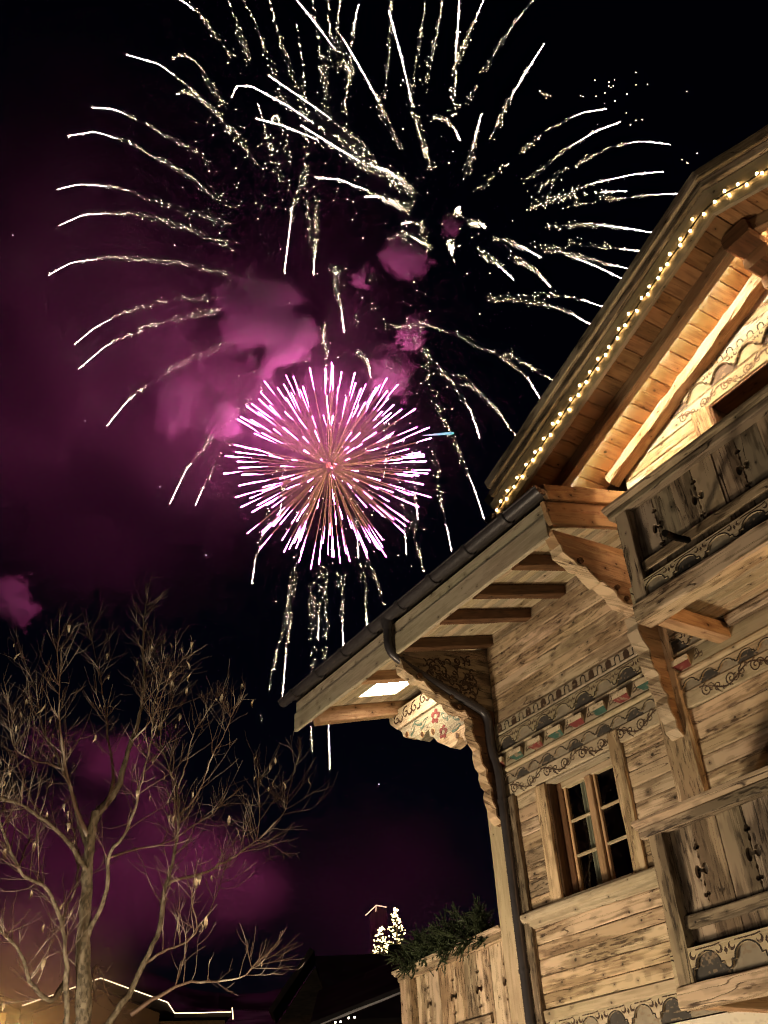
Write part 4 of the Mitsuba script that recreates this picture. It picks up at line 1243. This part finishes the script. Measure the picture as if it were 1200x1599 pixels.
# pink burst: stars with bright heads on thin golden tails, all round the sphere
FW = 'pink_firework'
tag(FW, 'round pink firework burst with white star tips and golden tails', 'firework')
NS = 190
R = 12.3
for i in range(NS):
    z = 1 - 2 * (i + .5) / NS
    a = i * 2.399963 + fw.normal(0, .13)
    z = np.clip(z + fw.normal(0, .03), -1, 1)
    s = math.sqrt(1 - z * z)
    d = np.array([s * math.cos(a), s * math.sin(a), z])
    r1 = R * fw.uniform(.84, 1.03)
    hl = R * fw.uniform(.15, .30)
    st = number(FW + '__star')
    b = fw.uniform(.8, 1.2)
    w = fw.uniform(.9, 1.35)
    u = np.cross(d, fw.normal(size=3)); u /= np.linalg.norm(u)
    bend = u * fw.normal(0, .010) * R
    p = [PB + d * (r1 - hl * t) + bend * t * t for t in (0, .05, .3, .7, 1)]
    v, f = tube(p, np.array([.03, .082, .072, .045, .012]) * w, 6)
    scene[st] = mikit.ply((v, f), GREYB, emitter={'type': 'area', 'radiance': rgb(42.0 * b, 3.8 * b, 17.5 * b), 'sampling_weight': .003})
    p = [PB + d * (r1 - hl * .8) + bend, PB + d * r1 * .55, PB + d * r1 * fw.uniform(.06, .16)]
    v, f = tube(p, [.022, .018, .008], 4)
    scene[st + '__tail'] = mikit.ply((v, f), GREYB, emitter={'type': 'area', 'radiance': rgb(.95 * b, .42 * b, .14 * b), 'sampling_weight': 0.0})
core = []
for i in range(60):
    q = fw.normal(size=3); q = q / np.linalg.norm(q) * abs(fw.normal(0, .55))
    core.append((OV * fw.uniform(.05, .12) + PB + q, OF))
v, f = join(core)
k = FW + '__core'
scene[k] = mikit.ply((v, f), GREYB, emitter={'type': 'area', 'radiance': rgb(1.3, .22, .20), 'sampling_weight': 0.0})

# willow burst: long trails of glittering sparks, each from its glowing head back to its scattered tail
TRAILS = [
    ([(198, 85), (250, 100), (300, 140), (350, 190), (388, 240), (410, 275)], 1.0), ([(268, 93), (285, 83), (310, 100), (335, 140), (352, 165)], .5), ([(275, 148), (290, 142), (320, 158), (355, 195), (385, 230)], .6),
    ([(143, 167), (180, 170), (240, 200), (300, 235), (345, 270)], .9), ([(105, 212), (150, 205), (200, 222), (270, 260), (330, 300), (372, 322)], .9), ([(88, 296), (125, 287), (180, 292), (240, 312), (300, 335), (370, 350)], .9),
    ([(92, 352), (130, 335), (200, 332), (260, 345), (330, 370), (366, 386)], 1.0), ([(75, 430), (110, 410), (170, 402), (240, 405), (300, 415), (352, 426)], 1.0), ([(116, 538), (150, 510), (200, 485), (260, 470), (320, 465), (355, 465)], 1.0),
    ([(122, 577), (165, 540), (230, 510), (300, 493), (350, 480)], 1.0), ([(167, 665), (200, 625), (250, 585), (310, 555), (370, 530)], .9), ([(265, 787), (290, 735), (330, 685), (380, 635), (420, 595)], .8), ([(305, 790), (320, 755), (345, 715), (360, 690)], .8),
    ([(278, -4), (305, 15), (340, 55), (366, 97)], .9), ([(355, -6), (375, 50), (388, 95)], .35), ([(378, -6), (405, 50), (425, 100), (442, 165)], .45), ([(420, -6), (435, 50), (455, 110), (475, 170)], .45),
    ([(464, 38), (470, 80), (476, 130), (478, 200), (476, 290), (484, 380)], .5), ([(461, -4), (500, 45), (540, 100), (552, 120)], 1.3), ([(488, -6), (497, 60), (503, 110), (510, 150)], .35), ([(513, -6), (515, 60), (510, 130), (505, 185)], .4),
    ([(532, -6), (527, 50), (530, 110)], .35), ([(560, 6), (552, 45), (545, 110), (537, 190)], .7), ([(535, 58), (560, 100), (590, 155), (610, 195), (626, 230)], 1.25), ([(607, 15), (625, 80), (645, 165), (660, 220), (675, 267)], 1.35),
    ([(420, 118), (460, 145), (510, 180), (560, 220), (590, 255)], 1.1), ([(362, 152), (370, 133), (395, 135), (450, 165), (510, 205), (560, 235), (612, 280)], 1.25), ([(400, 185), (440, 195), (490, 215), (540, 240), (580, 265)], 1.1),
    ([(470, 195), (510, 220), (560, 250), (610, 280), (640, 298)], 1.2), ([(590, 262), (610, 268), (630, 285), (648, 302)], 1.1), ([(495, 277), (530, 280), (570, 295), (610, 315), (640, 328)], 1.1), ([(570, 307), (590, 306), (615, 318), (638, 329)], 1.0),
    ([(424, 190), (428, 180), (436, 186), (446, 220), (456, 258)], .5), ([(402, 160), (412, 190), (425, 240), (440, 285)], .45), ([(444, 427), (450, 380), (457, 320), (470, 290), (480, 262)], 1.1), ([(490, 430), (492, 380), (496, 310)], .8),
    ([(538, 520), (533, 480), (522, 440), (528, 425), (520, 418)], .8), ([(718, -6), (714, 60), (710, 110), (708, 185)], 1.2), ([(758, -6), (740, 35), (722, 75), (715, 95)], .7), ([(837, -6), (800, 40), (770, 85), (745, 135), (722, 170)], .5),
    ([(665, -6), (657, 60), (648, 110), (640, 160)], .4), ([(692, -6), (684, 40), (674, 90), (663, 140)], .35), ([(612, -6), (612, 30), (606, 90), (600, 140), (596, 200)], .35), ([(850, 68), (820, 115), (790, 165), (765, 225)], 1.1),
    ([(752, 178), (742, 215), (730, 268)], 1.1), ([(719, 219), (710, 200), (695, 185), (675, 182)], .9), ([(948, 170), (910, 175), (860, 200), (810, 240), (740, 300)], .8), ([(970, 190), (930, 205), (880, 235), (815, 285)], 1.1),
    ([(1047, 225), (1000, 220), (950, 230), (880, 268), (820, 310)], .8), ([(1035, 268), (990, 272), (930, 285), (870, 305), (822, 328)], 1.1), ([(980, 298), (930, 300), (870, 312), (835, 325)], 1.0), ([(1063, 302), (1010, 304), (950, 312), (880, 322)], .9),
    ([(1027, 365), (980, 356), (920, 350), (850, 355)], 1.3), ([(1004, 393), (950, 385), (890, 378)], .8), ([(972, 435), (930, 415), (880, 395), (830, 380)], 1.3), ([(985, 420), (930, 408), (860, 385)], .8), ([(846, 402), (815, 385), (775, 370)], 1.1),
    ([(803, 437), (780, 415), (750, 390)], 1.1), ([(860, 448), (835, 420), (800, 402)], .9), ([(945, 480), (910, 468), (860, 460), (770, 468)], .7), ([(925, 508), (890, 488), (850, 475), (760, 465)], .7), ([(845, 625), (825, 590), (780, 555), (712, 520)], .8),
    ([(865, 595), (830, 575), (790, 550)], .5), ([(750, 685), (735, 640), (705, 595), (670, 560), (640, 515)], .9), ([(805, 680), (780, 645), (740, 605), (715, 588)], .6), ([(758, 814), (740, 760), (715, 700), (690, 650), (662, 560)], .85),
    ([(706, 862), (695, 810), (685, 760), (678, 700)], .7), ([(653, 812), (649, 770), (646, 700)], .7), ([(716, 324), (715, 332)], 1.2), ([(758, 355), (750, 349), (733, 349)], 1.2), ([(706, 397), (705, 375)], 1.1), ([(627, 350), (640, 346), (660, 350), (664, 372), (670, 395)], .8),
    ([(393, 912), (400, 870), (412, 830), (420, 780)], .8), ([(441, 1090), (447, 1020), (455, 960), (461, 890), (465, 860)], .8), ([(408, 1135), (412, 1112)], .5), ([(420, 1080), (432, 1020), (448, 960), (457, 890)], .6),
    ([(487, 1190), (486, 1150), (487, 1060), (488, 960), (489, 900)], .6), ([(515, 1202), (514, 1150), (512, 1100), (508, 1000), (505, 880)], .8), ([(497, 1000), (498, 950), (503, 890)], .7), ([(536, 1010), (535, 950), (533, 880)], .9),
    ([(573, 985), (572, 930), (563, 870)], .7), ([(603, 950), (590, 910), (575, 870)], .6), ([(560, 872), (557, 810), (551, 750)], .7), ([(635, 866), (632, 810), (620, 740)], .8), ([(662, 895), (652, 850), (640, 800)], .6), ([(436, 806), (445, 760), (448, 720)], .7),
    ([(600, 745), (606, 690), (600, 640)], .5), ([(512, 596), (508, 540), (505, 505)], .5), ([(580, 590), (574, 560), (556, 548)], .5), ([(660, 380), (640, 366), (610, 372)], .4), ([(700, 520), (660, 505), (600, 512)], .25),
]
WW = 'willow_firework'
tag(WW, 'huge white willow firework of curved glittering spark trails filling the upper sky', 'firework')
RW = 40.0
for pts, b in TRAILS:
    # each trail lies on the burst's sphere, in front of its centre or behind it
    hd = sky_pt(*pts[0], 116.0)
    rad = np.linalg.norm(hd - WB)
    sgn = fw.choice([-1, 1])
    dz = sgn * math.sqrt(max(0.0, RW ** 2 - rad ** 2)) * .75
    n = len(pts)
    q = np.array([sky_pt(x, y, 116.0 + dz * (1 - .55 * i / max(1, n - 1))) for i, (x, y) in enumerate(pts)])
    L = np.linalg.norm(np.diff(q, axis=0), axis=1).sum()
    m = max(6, int(L / .35))
    c = smooth_line(q, m)
    key = number(WW + '__spark_trail')
    sc_ = np.linalg.norm(q[0] - CAM) / 110.0
    ms = []
    if b > .65:                                 # the glowing head
        hn = max(3, int(m * (.30 if b < 1.05 else .55)))
        prof = np.interp(np.linspace(0, 1, hn), [0, .10, .35, 1], [.008, .040, .046, .010]) * min(1.2, .35 + .7 * b) * sc_ * min(1, .45 + L / 8)
        ms.append(tube(c[:hn], prof, 6))
    sp_ = []
    nb_ = int(L / .24 * (.7 + .55 * b) * min(1, .35 + L / 9))
    for k in range(nb_):                        # sparks, further apart and more scattered towards the tail
        t = fw.random() if b < .66 else fw.random() ** 1.15
        i = min(m - 2, int(t * (m - 1)))
        p = c[i] + (c[i + 1] - c[i]) * fw.random()
        spread = (.055 + .24 * t ** 1.2) * sc_
        size = fw.uniform(.017, .046) * sc_ * (1.1 - .3 * t) * (1.35 if fw.random() < .12 else 1)
        sp_.append((OV * size + p + fw.normal(0, spread, 3), OF))
    hb = .5 + .5 * b
    v, f = join(sp_)
    ks = key + '__sparks' if ms else key
    scene[ks] = mikit.ply((v, f), GREYB, emitter={'type': 'area', 'radiance': rgb(16.5 * hb, 12.9 * hb, 9.3 * hb), 'sampling_weight': 0.0})
    labels[ks] = {'kind': 'stuff'}
    if ms:
        v, f = join(ms)
        scene[key] = mikit.ply((v, f), GREYB, emitter={'type': 'area', 'radiance': rgb(16 * hb, 13.8 * hb, 12 * hb), 'sampling_weight': 0.0})
# sparks drifting apart from the trails
loose = []
for (x, y), n, s in (((852, 148), 7, 8), ((990, 155), 14, 40), ((1080, 250), 5, 8), ((975, 175), 8, 26), ((330, 190), 10, 20), ((430, 260), 30, 60), ((620, 390), 26, 60), ((500, 300), 26, 50), ((760, 380), 20, 40), ((620, 540), 30, 60), ((570, 850), 24, 60), ((640, 240), 24, 50), ((400, 330), 20, 60),
                     ((512, 640), 40, 70), ((640, 640), 30, 50), ((470, 760), 30, 50), ((600, 800), 30, 50)):
    for k in range(n):
        loose.append((OV * fw.uniform(.03, .07) + sky_pt(x + fw.normal(0, s), y + fw.normal(0, s), 116 + fw.normal(0, 8)), OF))
v, f = join(loose)
scene[WW + '__loose_sparks'] = mikit.ply((v, f), GREYB, emitter={'type': 'area', 'radiance': rgb(7, 5.3, 4), 'sampling_weight': 0.0})
labels[WW + '__loose_sparks'] = {'kind': 'stuff'}
# a single teal comet
a, b = sky_pt(660, 680, 108), sky_pt(709, 676, 108)
v, f = tube([b, b + (a - b) * .1, a + (b - a) * .4, a], [.10, .16, .11, .03], 6)
scene['teal_comet__head'] = mikit.ply((v, f), GREYB, emitter={'type': 'area', 'radiance': rgb(.02, .55, .62), 'sampling_weight': 0.0})
tag('teal_comet', 'small teal streak at the right edge of the pink burst', 'firework comet')
# stars
st = []
for x, y in ((592, 1225), (20, 367), (133, 657), (322, 867), (250, 760), (600, 1440)):
    st.append((OV * 1.1 + sky_pt(x, y, 1500), OF))
for i, s in enumerate(st):
    k = number('star')
    scene[k] = mikit.ply(s, GREYB, emitter={'type': 'area', 'radiance': rgb(1.2, 1.2, 1.4), 'sampling_weight': 0.0})
    tag(k, ['faint star in the dark gap left of the corner bracket', 'faint star at the left edge beside the purple smoke', 'faint star left of the willow trails in the purple smoke', 'faint star below the pink burst', 'faint star in the smoke above the bare tree', 'faint star above the dark chalet'][i], 'star', 'faint stars')

# ================================================================== SMOKE
SMOKE = True
if SMOKE:
    ax = np.linspace(-1, 1, 40)
    gx_, gy_, gz_ = np.meshgrid(ax, ax, ax, indexing='ij')

    def put(key, c, half, dens, sigma, albedo, exterior=None):
        """a smoke cloud: a box of air whose density is the grid dens (x, y, z)"""
        g = np.ascontiguousarray(np.clip(dens, 0, None).transpose(2, 1, 0)[..., None].astype(np.float32))
        tw = T().translate(list(c)).scale([float(half[0]), float(half[1]), float(half[2])])
        med = key.replace('smoke', 'medium')
        scene['air_' + key] = {'type': 'heterogeneous', 'scale': float(sigma), 'albedo': rgb(*albedo), 'phase': {'type': 'isotropic'},
                               'sigma_t': {'type': 'gridvolume', 'grid': mi.VolumeGrid(g), 'filter_type': 'trilinear', 'to_world': tw @ T().translate([-1, -1, -1]).scale(2)}}
        d = {'type': 'cube', 'to_world': tw, 'bsdf': {'type': 'null'}, 'interior': {'type': 'ref', 'id': 'air_' + key}}
        if exterior:
            d['exterior'] = {'type': 'ref', 'id': exterior}
        scene[key] = d

    def grid_fbm(c, half, freq, seed, n=40):
        P = np.stack([gx_ * half[0] + c[0], gy_ * half[1] + c[1], gz_ * half[2] + c[2]], -1).reshape(-1, 3)
        return meshkit.fbm(P * freq + seed).reshape(gx_.shape)

    # the wide veil that the burst lights from within
    HC, HH_ = sky_pt(330, 600, 112.0) + [0, 0, 2], (52, 46, 34)
    P = np.stack([gx_ * HH_[0] + HC[0], gy_ * HH_[1] + HC[1], gz_ * HH_[2] + HC[2]], -1)
    f = grid_fbm(HC, HH_, 1 / 16., 3.1)
    f = (f - f.mean()) / f.std()
    dens = np.zeros(f.shape)
    for px, py, sl_, r, a in ((440, 610, 112, 13, 1.0), (310, 540, 112, 17, .8), (150, 540, 110, 19, .75), (90, 660, 108, 13, .5), (520, 690, 113, 10, .7), (290, 680, 108, 11, .4), (620, 650, 114, 9, .5), (170, 370, 112, 14, .4), (40, 450, 110, 16, .45), (250, 640, 110, 16, .4),
                               (120, 800, 108, 9, .12)):
        q = sky_pt(px, py, sl_)
        dens += a * np.exp(-((P - q) ** 2).sum(-1) / (2 * (r * .62) ** 2))
    f += .5 * ((lambda q: (q - q.mean()) / q.std())(grid_fbm(HC, HH_, 1 / 6., 9.4)))
    dens *= np.exp(.62 * f - .25)
    edge = np.minimum(np.minimum(1 - abs(gx_), 1 - abs(gy_)), 1 - abs(gz_))
    dens *= np.clip(edge * 6, 0, 1)
    put('smoke', HC, HH_, dens / dens.max(), .048 * dens.max() / 3, (.80, .88, .85))
    tag('smoke', 'wide purple smoke veil drifting left of the pink burst', 'smoke', kind='stuff')
    # a low bank behind the tree, with a clear upper edge, and a thin veil right of it
    BC, BH = sky_pt(260, 1375, 97.0), (42, 42, 19)
    BC = BC * [1, 1, 0] + [0, 0, 24.0]
    P = np.stack([gx_ * BH[0] + BC[0], gy_ * BH[1] + BC[1], gz_ * BH[2] + BC[2]], -1)
    f = grid_fbm(BC, BH, 1 / 9., 7.7)
    f = (f - f.mean()) / f.std()
    low = np.full(f.shape, -9.0)
    for px, py, r in ((30, 1345, 8), (120, 1335, 8), (215, 1335, 8), (300, 1350, 7.5), (365, 1370, 5.5), (410, 1385, 3.6), (60, 1440, 8), (200, 1430, 7)):
        q = sky_pt(px, py, 97)
        low = np.maximum(low, 1.15 - np.sqrt(((P - q) ** 2).sum(-1)) / r)
    g = grid_fbm(BC, BH, 1 / 3.6, 17.7)
    f = f + .5 * (g - g.mean()) / g.std()
    dens = np.clip((low + .20 * f - .25) * 1.8, 0, 1) * np.exp(.35 * f)
    for px, py, r, a in ((540, 1440, 8, .05), (680, 1460, 8, .04)):
        dens += a * np.exp(-((P - sky_pt(px, py, 98)) ** 2).sum(-1) / (2 * (r * .7) ** 2)) * np.exp(.4 * f)
    edge = np.minimum(np.minimum(1 - abs(gx_), 1 - abs(gy_)), 1 - abs(gz_))
    dens *= np.clip(edge * 7, 0, 1)
    put('smoke_bank', BC, BH, dens / dens.max(), .48, (.98, .995, .99))
    tag('smoke_bank', 'low violet smoke bank behind the bare tree', 'smoke', kind='stuff')
    # denser puffs
    PUFFS = [([(400, 488, 108, 4.6), (450, 522, 108, 2.5), (480, 512, 108, 1.8), (433, 560, 107.5, 2.1), (420, 580, 107, 1.4), (385, 465, 108, 2.4)], 1.4, 'large pink smoke puff up and left of the pink burst'),
             ([(632, 398, 112, 2.5)], 1.4, 'rounded pink smoke puff above the burst in the dark centre of the willow'), ([(566, 434, 111, 1.2)], 1.2, 'small pink smoke puff left of the rounded one'), ([(704, 352, 112, 1.1)], 1.1, 'tiny smoke puff among the willow sparks'),
             ([(645, 522, 109, 1.7)], .9, 'small smoke puff at the upper right of the burst'), ([(285, 632, 107, 3.4), (345, 655, 106.5, 2.3), (262, 615, 107, 2.2)], .8, 'dim smoke puff left of the burst'),
             ([(12, 935, 104, 2.3), (30, 955, 104, 1.7)], 1.5, 'small violet smoke puff at the left edge above the bare tree'),
             ([(612, 585, 120, 3.2)], .6, 'dim smoke puff behind the upper right of the burst')]
    for i, (blobs, a, lab) in enumerate(PUFFS):
        qs = [(sky_pt(px, py, sl_), r) for px, py, sl_, r in blobs]
        lo = np.min([q - r * 1.35 for q, r in qs], axis=0); hi = np.max([q + r * 1.35 for q, r in qs], axis=0)
        c, half = (lo + hi) / 2, (hi - lo) / 2
        rm = max(r for _, r in qs)
        f = grid_fbm(c, half, 1.25 / rm, i * 5.3)
        f = (f - f.mean()) / f.std()
        f2 = grid_fbm(c, half, 3.4 / rm, i * 2.1 + 30)
        f2 = (f2 - f2.mean()) / f2.std()
        f = f + .75 * f2
        P = np.stack([gx_ * half[0] + c[0], gy_ * half[1] + c[1], gz_ * half[2] + c[2]], -1)
        m = np.max([1 - np.sqrt(((P - q) ** 2).sum(-1)) / r for q, r in qs], axis=0)
        edge = np.minimum(np.minimum(1 - abs(gx_), 1 - abs(gy_)), 1 - abs(gz_))
        d = np.clip((m + .19 * f) * 1.7, 0, 1) * np.exp(.4 * f2) * np.clip(edge * 8, 0, 1)
        k = number('smoke_puff')
        put(k, c, half, d, a * 2.6 / rm, (.82, .92, .88), exterior='air_smoke')
        tag(k, lab, 'smoke puff')
    # thin mist round the orange street lamp
    c, half = LAMP + [0, 0, .5], (3.4, 3.4, 3.4)
    rad = np.sqrt(gx_ ** 2 + gy_ ** 2 + gz_ ** 2)
    f = grid_fbm(c, half, .9, 2.2)
    f = (f - f.mean()) / f.std()
    put('lamp_mist', c, half, np.clip(1 - rad, 0, 1) * np.clip(.8 + .35 * f, .1, 2), .30, (.9, .9, .9))
    tag('lamp_mist', 'thin mist glowing orange round the street lamp in the lower left corner', 'mist', kind='stuff')
